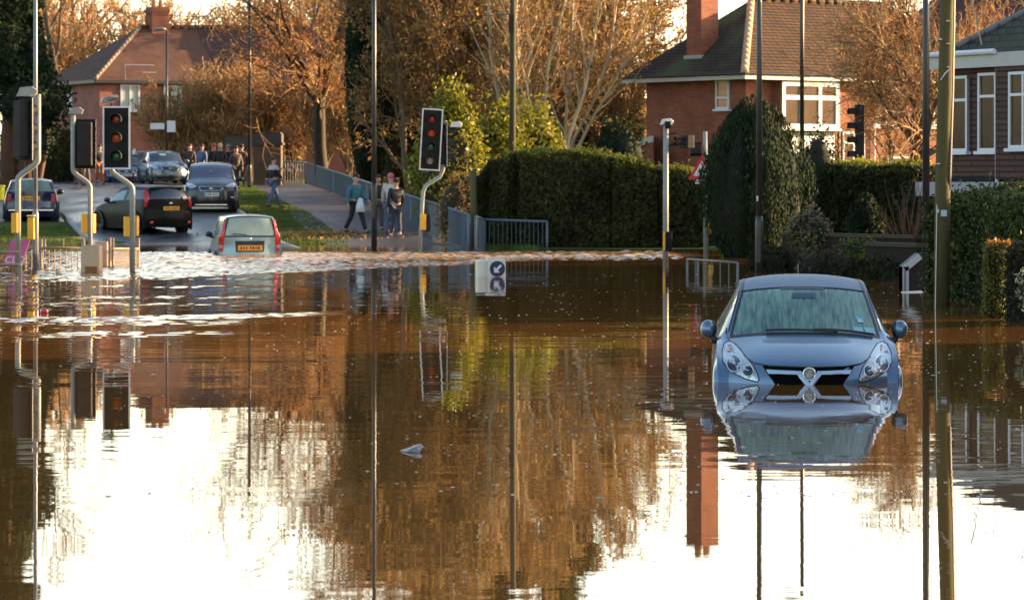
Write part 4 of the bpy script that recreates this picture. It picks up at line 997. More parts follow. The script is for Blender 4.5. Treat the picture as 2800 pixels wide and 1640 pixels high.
# screen surround, wipers, mirrors, stickers
W_ = (5.0, 6.02)
sk.mesh('screen_border', [(4.975, 5.085, -.955, .955, 3, 16), (5.945, 5.975, -.955, .955, 1, 16), (5.085, 5.945, -.955, -.925, 8, 1), (5.085, 5.945, .925, .955, 8, 1)], m_trim, corsa, .002)
def on(v, t, o=.01): p, _, _ = sk.patch(v, v + .001, t, t + .001, 1, 1, o); return Vector(p[0])
for (t0, t1, v0, v1) in ((.40, -.50, 5.05, 5.10), (.86, .10, 5.045, 5.105)):
    pts = [on(v0 + (v1 - v0) * math.sin(k * math.pi * .62), t0 + (t1 - t0) * k, .022) for k in np.linspace(0, 1, 14)]
    b = MB(); b.tube(pts, .011, 6); b.build('wiper', m_trim, corsa, True)
b = MB(); vs = [on(v, t, -.03) for v, t in ((5.83, -.19), (5.83, .17), (5.70, .17), (5.70, -.19))]; b.add(vs + [v + Vector((0, .05, 0)) for v in vs], [(0, 1, 2, 3), (4, 5, 6, 7), (0, 1, 5, 4), (1, 2, 6, 5), (2, 3, 7, 6), (3, 0, 4, 7)])
rm = sk.mesh('interior_mirror', [(5.70, 5.80, -.175, .16, 3, 8)], mat('mirror behind misted glass', (.035, .075, .10), .3), corsa, .0015)
sk.mesh('sensor_strip', [(5.90, 5.945, -.34, .32, 2, 10)], mat('shade band', (.05, .06, .10), .3), corsa, .0015)
m_st = mat('pale blue sticker', (.28, .50, .58), .5, col2=(.2, .42, .52), scale=20)
sk.mesh('sticker', [(5.33, 5.42, .70, .79, 2, 2)], mat('blue sticker', (.05, .32, .55), .4, col2=(.5, .6, .65), scale=26), corsa, .003)
sk.mesh('sticker', [(5.14, 5.24, .62, .75, 2, 2)], m_st, corsa, .003); sk.mesh('sticker', [(5.115, 5.245, .77, .90, 2, 2)], m_st, corsa, .003)
for sg in (-1, 1):
    p = sk.pt(5.42, sg * 1.2); c = Vector((sg * .905, p.y, p.z + .02)); b = MB(); b.ball(c, (.072, .075, .085), 16, 12)
    mo = b.build('mirror', pc, corsa, True)
    b = MB(); b.ball(c + Vector((-sg * .042, .012, 0)), (.042, .07, .078), 14, 10); b.build('mirror_case', m_trim, mo, True)
    b = MB(); b.tube([Vector((sg * .79, p.y, p.z - .10)), Vector((sg * .84, p.y, p.z - .09)), c + Vector((-sg * .03, 0, -.06))], [.03, .034, .028], 8); b.build('mirror_arm', m_trim, mo, True)
    sk.mesh('roof_gutter', [(5.98, 8.0, sg * .925, sg * .965, 14, 1)], m_trim, corsa, .008)
    sk.mesh('pillar_seam', [(5.2, 6.0, sg * .975, sg * .99, 10, 1)], m_trim, corsa, .003)
b = MB(); p = on(7.7, 0, .0); b.tube([p, p + Vector((0, .1, .1))], .006, 6); b.build('aerial', m_trim, corsa)
# finger marks left on the wet bonnet
b = MB()
for k in range(3):
    x0 = -.36 - k * .05; pts = [on(4.72 - j * .035, x0 - .012 * j + .012 * math.sin(j), .002) for j in range(7)]; b.tube(pts, .0022, 4)
b.build('smears', mat('dry smear', (.4, .46, .55), .5), corsa, True)

# ---- pale blue small car seen from behind
pp = carpaint('pale blue paint', (.20, .34, .40), (.22, .37, .43), .3, .25)
m_seeg = mat('pale green glass', (.22, .30, .25), .08, spec=.8, col2=(.36, .42, .34), scale=2.2, contrast=.2)  # daylight showing through the cabin is put into this glass colour
rows = hatch_rows(3.54, .789, 1.54, .93, .75, .72, 1.0, 1.35, .30, .3, .72, tail=.03, tw=.70, zt=.98)
rows[8] = (3.36, 1.50, .585, -.06, .05, .735, 1.0, .785, .64, .76, .18); rows[9] = (3.50, .99, .70, -.12, .0, .76, .97, .785, .64, .76, .18)
d = 80.2; th = R(9)
def rear_place(px, d, th, L, z):
    c = Vector((PX(px, d), d, z)); return c + Vector((-math.sin(th) * L, math.cos(th) * L, 0)), R(180) + th
loc, rz = rear_place(684, d, th, 3.54, -.545)
panda, sp = car('pale_blue_hatchback', 'pale blue small hatchback seen from behind, flooded up to its tail lamps', loc, rz, rows, pp, m_seeg, (5.02, 5.97, 5.25, 8.15, 8.12, 8.93, .86), [(-.68, .7), (.68, .7), (-.68, 2.9), (.68, 2.9)], (6.6, 7.6), .28)
RR = (8., 11.5)
sp.mesh('window_seal', [(8.05, 8.14, -.93, .93, 1, 12), (8.92, 9.03, -.93, .93, 1, 12), (8.12, 8.93, -.93, -.855, 8, 1), (8.12, 8.93, .855, .93, 8, 1)], m_trim, panda, .004)
for sg in (-1, 1):
    x = lambda a: sg * a
    sp.decal('tail_lamp', [(x(.575), 1.42), (x(.625), 1.42), (x(.69), 1.12), (x(.755), .90), (x(.765), .62), (x(.65), .62), (x(.63), .9), (x(.61), 1.1)], m_redlamp, panda, RR, .012, .012, face=1)
    sp.decal('lamp_lens', [(x(.655), .80), (x(.755), .80), (x(.755), .72), (x(.655), .72)], mat('pale lamp lens', (.45, .35, .33), .2), panda, RR, .028, 0, face=1)
    mirror(panda, sp, 5.5, 1.22, m_trim, sg, .9)
sp.decal('plate_recess', [(-.36, .89), (.36, .89), (.34, .62), (-.34, .62)], m_trim, panda, RR, .006, face=1)
b = MB(); yy = 3.56; b.box((0, yy + .012, .72), (.60, .012, .13)); b.build('number_plate', m_ply, panda); plate(panda, 0, yy + .012, .72, m_ply, 1, .58, .12)
b = MB(); b.ball((0, 3.525, .945), (.035, .02, .035)); b.build('badge', m_chrome, panda, True)
b = MB(); b.tube([(.02, 3.15, 1.53), (.02, 3.28, 1.78)], .008, 6); b.build('aerial', m_trim, panda)
b = MB(); b.tube([(0.05, 3.50, 1.0), (.1, 3.49, 1.04), (.42, 3.48, 1.06)], .011, 6); b.build('wiper', m_trim, panda)
b = MB()
for sx in (-.33, .33): b.ball((sx, 3.2, 1.1), (.13, .05, .14), 10, 8)

# ---- black hatchback turning, rear three-quarter
pb_ = carpaint('black paint', (.005, .004, .004), (.007, .006, .006), .4, 0., .04, .12)
rows = hatch_rows(3.95, .842, 1.48, .95, .95, .70, .96, 1.65, .26, tail=.04, tw=.72, zt=1.0)
d = 97.6; loc, rz = rear_place(468, d, R(33), 3.95, g1(PX(463, d), d) - .0)
st, ss = car('black_hatchback', 'black hatchback seen from its rear corner, turning round at the water edge', loc, rz, rows, pb_, m_cglass, (5.02, 5.97, 5.25, 8.2, 8.08, 8.9, .9), [(-.74, .78), (.74, .78), (-.74, 3.2), (.74, 3.2)], (7.0,), .31)
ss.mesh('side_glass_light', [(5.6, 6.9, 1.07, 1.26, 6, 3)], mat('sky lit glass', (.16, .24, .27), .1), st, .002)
m_roofg = mat('roof sheen', (.22, .22, .22), .15, .3)
for sg in (-1, 1):
    x = lambda a: sg * a
    ss.decal('tail_lamp', [(x(.60), 1.36), (x(.66), 1.34), (x(.76), 1.02), (x(.79), .82), (x(.72), .80), (x(.66), 1.0)], m_redlamp, st, (7.8, 11), .014, .014, face=1)
    b = MB(); b.ball((sg * .62, 3.9, .36), (.05, .03, .05)); b.build('reflector', m_redlamp, st, True)
    mirror(st, ss, 5.5, 1.22, m_trim, sg, .95)
plate(st, 0, 3.97, .78, m_ply, 1, .52, .115)
b = MB(); b.ball((0, 3.93, .93), (.06, .015, .03)); b.build('badge', m_chrome, st, True)
b = MB(); b.box((-.2, 3.86, 1.08), (.17, .01, .05)); b.build('sticker', m_white, st)
b = MB(); b.box((0, 3.68, 1.39), (1.05, .22, .035)); b.build('spoiler', pb_, st, bevel=.012)
ss.decal('bumper_line', [(-.66, .70), (.66, .70), (.66, .685), (-.66, .685)], m_trim, st, (9, 11.5), .006, face=1)

# ---- dark people carrier facing us
pg = carpaint('graphite paint', (.010, .010, .015), (.013, .014, .019), .3, .1, .35)
def front_car(name, label, px, d, z, th, rows, paint, glass, lamps, grille, pl, sg_=True, wheel_r=.32, fog=None, group='cars caught by the flood', roofm=None):
    L = rows[-1][0]; hw = max(r[7] for r in rows)
    t, s = car(name, label, (PX(px, d), d, z), th, rows, paint, glass, (5.02, 5.97, 5.25, 8.3, 8.05, 8.9, .92), [(-hw + .12, .85), (hw - .12, .85), (-hw + .12, L - .8), (hw - .12, L - .8)], (6.6, 7.4), wheel_r, group, roofm)
    for k in (-1, 1):
        s.decal('headlight', [(q[0] * k, q[1]) for q in lamps], m_lampglass, t, (1., 5.), .012, .02)
        mirror(t, s, 5.4, 1.2, paint, k, 1.1)
        if fog: b = MB(); b.ball((k * fog[0], s.pt(1.2, 0).y + .13, fog[1]), (.06, .12, .045)); b.build('fog_lamp', m_chrome, t, True)
    if grille:
        gr = s.decal('grille', grille, mat('dark chrome grille', (.07, .075, .085), .25, .7), t, (.6, 4.5), .014); s.edge('grille_frame', grille, m_chrome, gr, (.6, 4.5), .012, off=.018)
        xs_ = [q[0] for q in grille]; zs_ = [q[1] for q in grille]; b = MB(); b.ball((0, s.pt(2., 0).y - .04, (max(zs_) + min(zs_)) / 2), (.07, .015, .03)); b.build('badge', m_chrome, t, True)
    y = float(s.at([1.2], [0.])[0, 1]) - .02; plate(t, 0, y, pl, m_plw, -1, .52, .115, band=True)
    s.decal('lower_intake', [(-.62, .36), (.62, .36), (.5, .24), (-.5, .24)], m_trim, t, (.0, 2.2), .01)
    return t, s
rows = hatch_rows(4.77, .884, 1.66, 1.02, .98, .86, 1.12, 1.95, .5, taper=.68)
d = 107.; smax, s2 = front_car('dark_people_carrier', 'dark grey people carrier facing the camera by the grass verge', 577, d, g1(PX(577, d), d) + .01, R(5), rows, pg, mat('plum tinted glass', (.045, .042, .085), .08, spec=.8, col2=(.06, .055, .11), scale=2), [(.44, .86), (.62, .95), (.78, .99), (.80, .93), (.76, .83), (.60, .80)], [(-.40, .86), (.40, .86), (.33, .72), (-.33, .72)], .60, fog=(.68, .50))
b = MB(); b.box((0, -.02, .27), (1.05, .04, .025)); b.build('bumper_strip', m_chrome, smax)
b = MB(); b.ball((-.02, 1.5, 1.34), (.03, .03, .05)); b.build('air_freshener', mat('pale yellow', (.6, .5, .12), .6), smax)
ps = carpaint('silver paint', (.09, .115, .15), (.10, .13, .17), .25, .45)
rows = hatch_rows(4.55, .88, 1.52, .98, 1.05, .78, 1.02, 2.0, .6, taper=.66)
d = 143.; silver, s3 = front_car('silver_estate_car', 'silver-grey car facing the camera at the kerb, left of the people carrier', 466, d, g1(PX(466, d), d), R(14), rows, ps, m_cglass, [(.45, .72), (.62, .86), (.80, .90), (.82, .78), (.6, .68)], [(-.38, .80), (.38, .80), (.32, .62), (-.32, .62)], .50, wheel_r=.33)
s3.mesh('screen_card', [(5.62, 5.80, -.35, .05, 1, 2)], mat('pale green card', (.25, .45, .38), .6), silver, .003)
pbl = carpaint('mid blue paint', (.012, .025, .09), (.015, .03, .11), .25, .3)
rows = hatch_rows(4.0, .86, 1.46, .95, .95, .72, .98, 1.75, .5)
d = 148.; front_car('blue_car', 'blue car facing the camera, half hidden behind the facing traffic light', 345, d, g1(PX(345, d), d) - .12, R(9), rows, pbl, m_cglass, [(.45, .68), (.62, .80), (.78, .82), (.78, .72), (.6, .64)], [(-.34, .72), (.34, .72), (.3, .58), (-.3, .58)], .48)
pl2 = carpaint('light silver paint', (.40, .42, .45), None, .3, .4)
d = 152.; rows = hatch_rows(4.1, .86, 1.5, .95, .95, .74, 1., 1.8, .5)
front_car('light_silver_car', 'light silver car tucked behind the left side of the parked silver-grey car', 414, d, g1(PX(414, d), d), R(9), rows, pl2, m_cglass, [(.45, .70), (.62, .82), (.78, .84), (.78, .74), (.6, .66)], [(-.34, .72), (.34, .72), (.3, .58), (-.3, .58)], .48)
# dark blue small car seen from behind, on the left
pm = carpaint('navy paint', (.006, .010, .05), (.008, .014, .065), .25, .2, .5)
rows = hatch_rows(3.63, .842, 1.42, .93, .95, .72, .97, 1.5, .26, taper=.70, tail=.03, tw=.74, zt=.96)
d = 103.; loc, rz = rear_place(85, d, R(8), 3.63, g1(PX(85, d), d) - .06)
mini, s4 = car('navy_hatchback', 'navy blue small hatchback with pale roof seen from behind at the left edge', loc, rz, rows, pm, mat('grey green glass', (.04, .055, .05), .07, spec=.8, col2=(.16, .22, .18), scale=1.6), (5.02, 5.97, 5.25, 8.2, 8.06, 8.9, .88), [(-.72, .75), (.72, .75), (-.72, 3.0), (.72, 3.0)], (7.0,), .31, roofm=mat('pale roof paint', (.45, .47, .52), .3, col2=(.5, .52, .56)))
for k in (-1, 1):
    s4.decal('tail_lamp', [(k * .62, .93), (k * .72, .93), (k * .77, .70), (k * .70, .66), (k * .62, .70)], mat('rose tail lamp', (.4, .06, .07), .25), mini, (8.6, 11.4), .014, .012, face=1)
    mirror(mini, s4, 5.5, 1.22, m_trim, k, 1.1)
plate(mini, 0, 3.65, .80, m_ply, 1, .54, .13); b = MB(); b.box((0, 3.66, .43), (1.4, .04, .05)); b.build('bumper_strip', m_chrome, mini, bevel=.01)
b = MB(); b.box((.42, 3.63, .82), (.14, .01, .04)); b.build('badge', m_chrome, mini)
# white van behind the signals
t = thing('white_van', 'white van parked behind the left-hand traffic lights', 'van', (PX(316, 158), 158, g1(PX(316, 158), 158)), R(5))
vp = mat('white van paint', (.62, .64, .68), .3, coat=.6, col2=(.66, .68, .72), scale=2)
b = MB(); pr = [(0, .35), (0, .95), (.55, 1.15), (1.0, 1.9), (1.35, 2.15), (4.6, 2.2), (4.7, 1.9), (4.75, .35)]; vs = []; n = len(pr)
for s_, k in ((-1, .0), (-1, .1), (1, .1), (1, .0)):
    for y, z in pr:
        hw = .96 - (.10 * max(0, (z - 1.0) / 1.2)); vs.append((s_ * (hw - (.06 if k else 0) * 1), y, z + (.05 if k and z > 2 else 0)))
fs = [tuple(range(n)), tuple(range(3 * n, 4 * n))[::-1]]
for a in range(3):
    for i in range(n): fs.append((a * n + i, a * n + (i + 1) % n, (a + 1) * n + (i + 1) % n, (a + 1) * n + i))
b.add(vs, fs); b.build('body', vp, t, bevel=.03)
b = MB(); b.add([(-.78, .60, 1.17), (.78, .60, 1.17), (.70, .99, 1.86), (-.70, .99, 1.86)], [(0, 1, 2, 3)]); g = b.build('windscreen', m_cglass, t); g.location = (0, -.045, .02)
for s_ in (-1, 1):
    b = MB(); b.box((s_ * .95, 1.3, 1.5), (.02, .7, .55)); b.build('side_window', m_cglass, t)
    b = MB(); b.ball((s_ * .68, .02, .88), (.17, .06, .11)); b.build('headlight', m_lampglass, t, True); wheel(t, s_ * .82, .8, .33); wheel(t, s_ * .82, 3.9, .33)
    b = MB(); b.box((s_ * 1.08, .95, 1.32), (.18, .08, .26)); b.build('mirror', m_trim, t, bevel=.02)
b = MB(); b.box((0, -.01, .7), (.9, .04, .2)); b.build('grille', m_trim, t); plate(t, 0, -.02, .48, m_plw, -1)
# ------------------------------------------------------------------ people
m_skin = mat('skin', (.42, .22, .15), .55, col2=(.46, .25, .18), scale=9)
def skinchain(name, verts, edges, radii, m, parent, root=0, sub=1):
    me = bpy.data.meshes.new(name); me.from_pydata([tuple(v) for v in verts], edges, []); o = bpy.data.objects.new(name, me); COL.objects.link(o)
    me.materials.append(m); o.parent = parent
    md = o.modifiers.new('Skin', 'SKIN'); md.use_smooth_shade = True
    for i, r in enumerate(radii):
        sv = me.skin_vertices[0].data[i]; sv.radius = (r, r) if not hasattr(r, '__len__') else r; sv.use_root = (i == root)
    if sub: s = o.modifiers.new('Subdivision', 'SUBSURF'); s.levels = sub; s.render_levels = sub
    return o
def person(label, loc, rz, h=1.75, top=(.05, .05, .06), legs=(.06, .08, .14), shoes=(.02, .02, .02), hair=(.05, .03, .02), hat=None, stride=.0, arms=((-.1, .2), (.1, .2)), lean=0., detail=True, top2=None, bulk=1., head_turn=0., legm=None, topm=None):
    """stride: half step in metres; arms: (swing, elbow bend) left / right. The figure faces local -y"""
    t = thing('person', label, 'person', loc, rz, 'people out looking at the flood'); k = h / 1.75
    V = []; E = []; Rr = []
    def add(p, r, par=None):
        V.append(Vector(p) * k); Rr.append(r * k); i = len(V) - 1
        if par is not None: E.append((par, i))
        return i
    ln = math.tan(lean)
    def up(z): return -ln * (z - .9)
    pel = add((0, 0, .95), .125); wa = add((0, up(1.1), 1.10), .125, pel); ch = add((0, up(1.3), 1.30), .15, wa); nk = add((0, up(1.47), 1.47), .055, ch)
    hd0 = add((0, up(1.56) - .02, 1.555), .068, nk); hd1 = add((0, up(1.64) - .015, 1.64), .088, hd0); hd2 = add((0, up(1.71), 1.705), .068, hd1)
    if detail:
        a = head_turn; add((math.sin(a) * .105, up(1.61) - .015 - math.cos(a) * .105, 1.605), .014, hd1)
        for s in (-1, 1): add((s * .095 * math.cos(a), up(1.63) + s * .095 * math.sin(a), 1.625), .016, hd1)
    J = {}
    for s, nm in ((-1, 'L'), (1, 'R')):
        f = stride * s
        hip = add((s * .09, 0, .88), .088, pel); zk = .5; kn = add((s * .095, -f * .45 - .03 - max(0, -f) * .1, zk), .058, hip)
        lift = .05 if f < -.05 else 0.
        an = add((s * .10, -f, .09 + lift), .04, kn); toe = add((s * .11, -f - .14, .04 + lift * .3), .035, an); J['leg' + nm] = (hip, kn, an, toe)
        sw, el = arms[0 if s < 0 else 1]
        sh = add((s * .185, up(1.4), 1.40), .062, ch); e = Vector((s * .235, up(1.4) - math.sin(sw) * .28, 1.40 - math.cos(sw) * .28)); eb = add(e, .043, sh)
        wv = e + Vector((s * .01, -math.sin(sw + el) * .25, -math.cos(sw + el) * .25)); wr = add(wv, .03, eb); dr = (wv - e).normalized()
        pm = add(wv + dr * .07, .033, wr); J['arm' + nm] = (sh, eb, wr)
        if detail:
            pr = Vector((0, 1, 0)) if abs(dr.y) < .8 else Vector((0, 0, 1)); sd = dr.cross(Vector((s, 0, 0))).normalized()
            for q, ln_ in ((-.028, .06), (-.009, .075), (.01, .072), (.028, .058)):
                f0 = add(wv + dr * .10 + sd * q, .009, pm); add(wv + dr * (.10 + ln_) + sd * q * 1.1 + Vector((-s * .02, 0, 0)), .007, f0)
            th0 = add(wv + dr * .05 + sd * .045, .011, pm); add(wv + dr * .09 + sd * .06, .008, th0)
    skinchain('body', V, E, Rr, m_skin, t)
    def sub(name, idx, ed, grow, m, rr=None):
        mp = {j: i for i, j in enumerate(idx)}
        return skinchain(name, [V[j] for j in idx], [(mp[a], mp[b]) for a, b in ed], [(Rr[j] * grow + .012 * k) if rr is None else rr[i] * k for i, j in enumerate(idx)], m, t)
    L, Rg, AL, AR = J['legL'], J['legR'], J['armL'], J['armR']
    mt = legm or mat('trousers %.3f %.3f %.3f' % legs, legs, .8, col2=tuple(c * 1.4 for c in legs), scale=14)
    sub('trousers', [pel, L[0], L[1], L[2], Rg[0], Rg[1], Rg[2]], [(pel, L[0]), (L[0], L[1]), (L[1], L[2]), (pel, Rg[0]), (Rg[0], Rg[1]), (Rg[1], Rg[2])], 1., mt, [.142, .105, .078, .066, .105, .078, .066])
    mj = topm or mat('jacket %.3f %.3f %.3f' % top, top, .75, col2=tuple(c * 1.5 for c in top), scale=11)
    idx = [pel, wa, ch, AL[0], AL[1], AL[2], AR[0], AR[1], AR[2]]
    sub('jacket', idx, [(pel, wa), (wa, ch), (ch, AL[0]), (AL[0], AL[1]), (AL[1], AL[2]), (ch, AR[0]), (AR[0], AR[1]), (AR[1], AR[2])], 1., mj,
        [.155 * bulk, .158 * bulk, .178 * bulk, .085, .066, .05, .085, .066, .05])
    ms = mat('shoes %.3f %.3f %.3f' % shoes, shoes, .5)
    for an, toe in ((L[2], L[3]), (Rg[2], Rg[3])):
        b = MB(); c = (V[an] + V[toe]) / 2; b.ball(c + Vector((0, .0, -.015 * k)), (.05 * k, .13 * k, .045 * k), 10, 8); b.build('shoe', ms, t, True)
    hc = (V[hd1] + V[hd2]) / 2
    if hat: b = MB(); b.ball(hc + Vector((0, .0, .03 * k)), (.105 * k, .115 * k, .095 * k), 14, 10); b.build('hat', mat('hat %.2f %.2f %.2f' % hat, hat, .85), t, True)
    else:
        b = MB(); b.ball(hc + Vector((-math.sin(head_turn) * .018, math.cos(head_turn) * .018 + .0, .025 * k)), (.098 * k, .108 * k, .092 * k), 14, 10); b.build('hair', mat('hair %.2f %.2f %.2f' % hair, hair, .8), t, True)
    if detail and not hat:
        pass
    if top2:
        m2 = mat('band %.2f %.2f %.2f' % top2[0], top2[0], .8)
        for z0, z1, r in top2[1]:
            b = MB(); b.tube([(0, up(z0) * k, z0 * k), (0, up(z1) * k, z1 * k)], [r * k, r * k], 18); o = b.build('band', m2, t, True); o.scale = (1.0, .93, 1)
    return t
def gp(px, d, dz=0.): x = PX(px, d); return (x, d, g1(x, d) + .02 + dz)
def stripes(name, c1, c2, z0, z1):
    m, nt, b = nodes_of(name); L = nt.links.new
    tc = nt.nodes.new('ShaderNodeTexCoord'); sp = nt.nodes.new('ShaderNodeSeparateXYZ'); rp = nt.nodes.new('ShaderNodeValToRGB'); rp.color_ramp.interpolation = 'CONSTANT'
    L(tc.outputs['Object'], sp.inputs[0]); mr = nt.nodes.new('ShaderNodeMapRange'); mr.inputs[1].default_value = .8; mr.inputs[2].default_value = 1.6
    L(sp.outputs[2], mr.inputs[0]); e = rp.color_ramp.elements; e[0].position = 0; e[0].color = c4(c2); e[1].position = .18; e[1].color = c4(c1)
    for p, c in ((.26, c2), (.62, c1)): q = e.new(p); q.color = c4(c)
    L(mr.outputs[0], rp.inputs[0]); L(rp.outputs[0], b.inputs['Base Color']); setin(b, Roughness=.8); return m
jeans = mat('blue jeans', (.07, .10, .19), .8, col2=(.11, .15, .26), scale=12)
person('person in a white and maroon striped jacket and jeans walking away on the verge', gp(748, 111.5), R(128), 1.74, top=(.5, .46, .44), topm=stripes('striped jacket', (.42, .38, .38), (.035, .015, .018), 0, 1), legm=jeans, stride=.34, arms=((.3, .2), (-.3, .1)), shoes=(.03, .02, .03), hair=(.07, .045, .035))
tm = person('man in a teal jacket and dark trousers walking along the footpath with a white bag', gp(972, 97.7), R(48), 1.76, top=(.025, .10, .13), legs=(.012, .011, .012), stride=.33, arms=((-.25, .3), (.3, .6)), hair=(.03, .02, .02), head_turn=R(-70), bulk=1.1)
b = MB(); b.tube([(-.25, .02, .82), (-.25, .02, .60), (-.25, .02, .40)], [.05, .13, .15], 10); o = b.build('white_bag', mat('white bag', (.6, .6, .64), .6), None, True)
tag(o, 'white carrier bag in the hand of the man in the teal jacket', 'bag'); o.rotation_euler = (0, 0, R(18)); o.location = gp(1008, 97.6)[:2] + (gp(1008, 97.6)[2] + .25,); o.name = 'carrier_bag'
person('person in dark clothes partly hidden behind the lamp column by the railing', gp(1034, 99), R(10), 1.66, top=(.02, .018, .02), legs=(.05, .05, .06), stride=.12, hair=(.06, .03, .02), bulk=1.0)
person('person in a pink-red hat and cream jacket with their back to us', gp(1068, 97.8), R(170), 1.76, top=(.40, .35, .31), legm=jeans, hat=(.6, .12, .13), stride=.06, bulk=1.05)
dk = person('person in a black jacket, jeans and white trainers beside the cream jacket', gp(1083, 96.6), R(200), 1.70, top=(.012, .011, .011), legs=(.03, .035, .05), shoes=(.55, .52, .5), hair=(.05, .03, .02), stride=.08, arms=((.3, .5), (-.05, .2)))
d = 128
crowd = [(552, 144, 'person in a blue jacket behind the people carrier', (.05, .09, .18), (.05, .03, .02), None), (585, 143, 'person in a red hat and black coat in the crowd by the pier', (.010, .009, .009), None, (.55, .05, .03)),
         (602, 142, 'white-haired person in a black coat in the crowd by the pier', (.012, .010, .010), (.5, .42, .34), None), (624, 143, 'grey-haired person in a dark coat at the right of the crowd', (.014, .012, .012), (.22, .22, .22), None),
         (645, 135, 'person in a brown jacket standing right behind the people carrier', (.06, .035, .025), (.03, .02, .015), None), (660, 139, 'tall person in very dark coat closest to the brick pier', (.022, .012, .012), (.05, .02, .02), None), (519, 147, 'person with brown hair between the silver-grey car and the crowd', (.03, .02, .02), (.08, .03, .02), None)]
for i, (px, dd, lb, c, hr, ht) in enumerate(crowd):
    person(lb, gp(px, dd, .0), R(180 + (i * 57) % 60 - 30 if i % 2 else (i * 37) % 50 - 25), 1.72 + .03 * (i % 3), top=c, legs=(.02, .018, .02), hair=hr or (.03, .02, .02), hat=ht, detail=True, bulk=1.15, stride=.03)
left = [(214, 141, 'person in a white jacket pushing past the second signal', (.45, .43, .46), (.06, .04, .03), R(80), (.08, .03, .02)), (233, 142, 'person in grey beside the white jacket by the second signal', (.16, .14, .14), (.08, .05, .04), R(60), (.10, .07, .06)), (272, 143, 'person in dark coat and orange trousers near the white van', (.03, .025, .028), (.04, .03, .02), R(30), (.28, .08, .02)),
        (38, 139, 'person in a pink jacket far left behind the navy hatchback', (.22, .10, .13), (.05, .03, .02), R(70), (.05, .04, .05)), (51, 140, 'person in pale pink beside the pink jacket at far left', (.35, .22, .24), (.35, .25, .1), R(100), (.04, .03, .04)), (4, 124, 'person in a dark coat cut by the left edge of the photo', (.02, .02, .03), (.3, .18, .05), R(80), (.02, .02, .03))]
for px, dd, lb, c, hr, a, lg in left: person(lb, gp(px, dd), a, 1.7, top=c, legs=lg, hair=hr, stride=.15, detail=True)
# ------------------------------------------------------------------ vegetation
def leaves(pts, size, rg, aspect=.6, up=None, out=None, flat=.0):
    """one small quad per point, turned every way (or mostly outwards / upright)"""
    n = len(pts); a = rg.normal(size=(n, 3))
    if up is not None: a = np.array([0, 0, 1.]) * up + a * (1 - up)
    a /= np.linalg.norm(a, axis=1)[:, None] + 1e-9
    b = rg.normal(size=(n, 3))
    if out is not None: nn = out + rg.normal(size=(n, 3)) * .5; b = np.cross(a, nn)
    b -= a * (a * b).sum(1)[:, None]; b /= np.linalg.norm(b, axis=1)[:, None] + 1e-9
    s = size * rg.uniform(.6, 1.35, n)[:, None]; a = a * s; b = b * s * aspect
    V = np.stack([pts - a, pts + b * .9, pts + a, pts - b * .9], 1).reshape(-1, 3)
    return V, np.arange(n * 4).reshape(-1, 4)
def join(parts):
    Vs, Fs, o = [], [], 0
    for V, F in parts: Vs.append(V); Fs.append(F + o); o += len(V)
    return np.concatenate(Vs), np.concatenate(Fs)

def grow(rg, base, d0, length, r, lev, maxlev, kids, ang, up=.12, wob=.10, ratio=.62, first=.25, segs=None):
    out = []
    def br(p, d, L, r, lev):
        n = (6, 5, 4, 3, 2, 2)[lev]; st = L / n; ps = [p]; rs = [r]; ds = [d]
        for i in range(n):
            d = d + rg.normal(size=3) * wob * (1 + .5 * lev) + np.array([0, 0, up * (1 if lev else .3)]); d = d / np.linalg.norm(d)
            p = p + d * st; ps.append(p); ds.append(d); rs.append(r * (1 - .75 * (i + 1) / n) if lev else r * (1 - .6 * (i + 1) / n))
        for i in range(n): out.append((ps[i], ps[i + 1], rs[i], rs[i + 1], lev))
        if lev < maxlev:
            k = kids[lev]
            for j in range(k):
                f = first + (1 - first) * (j + rg.random()) / k if lev == 0 else .15 + .85 * (j + rg.random()) / k
                i = min(int(f * n), n - 1); q = ps[i] + (ps[i + 1] - ps[i]) * (f * n - i)
                dd = ds[i]; e = rg.normal(size=3); e -= dd * (e @ dd); e /= np.linalg.norm(e) + 1e-9
                a = ang[lev] * rg.uniform(.7, 1.25); c = dd * math.cos(a) + e * math.sin(a)
                br(q, c, L * ratio * rg.uniform(.65, 1.1) * (1 - .45 * (f if lev == 0 else 0)), max(rs[i] * .55, .004), lev + 1)
    br(np.array(base, float), np.array(d0, float) / np.linalg.norm(d0), length, r, 0)
    return out
def segmesh(segs, n=3, rmin=.0):
    P0 = np.array([s[0] for s in segs]); P1 = np.array([s[1] for s in segs]); r0 = np.maximum([s[2] for s in segs], rmin); r1 = np.maximum([s[3] for s in segs], rmin * .7)
    d = P1 - P0; d /= np.linalg.norm(d, axis=1)[:, None] + 1e-9
    h = np.where(np.abs(d[:, 2:3]) < .9, np.array([[0, 0, 1.]]), np.array([[1., 0, 0]])); x = np.cross(d, h); x /= np.linalg.norm(x, axis=1)[:, None]; y = np.cross(d, x)
    V = []
    for P_, r in ((P0, r0), (P1, r1)):
        for k in range(n):
            a = 2 * math.pi * k / n; V.append(P_ + (x * math.cos(a) + y * math.sin(a)) * r[:, None])
    V = np.stack(V, 1); m = len(segs); F = []
    base = np.arange(m) * 2 * n
    for k in range(n): F.append(np.stack([base + k, base + (k + 1) % n, base + n + (k + 1) % n, base + n + k], 1))
    return V.reshape(-1, 3), np.concatenate(F)
m_bark = mat('dark bark', (.06, .042, .028), .9, col2=(.10, .07, .045), scale=5, stretch=(1, 1, .3), bump=.4)
m_barkgold = mat('ivy brown bark', (.15, .095, .05), .85, col2=(.09, .06, .03), scale=5, stretch=(1, 1, .3))
m_barkpale = mat('pale smooth bark', (.50, .39, .24), .7, col2=(.32, .23, .13), scale=3, stretch=(1, 1, .25))
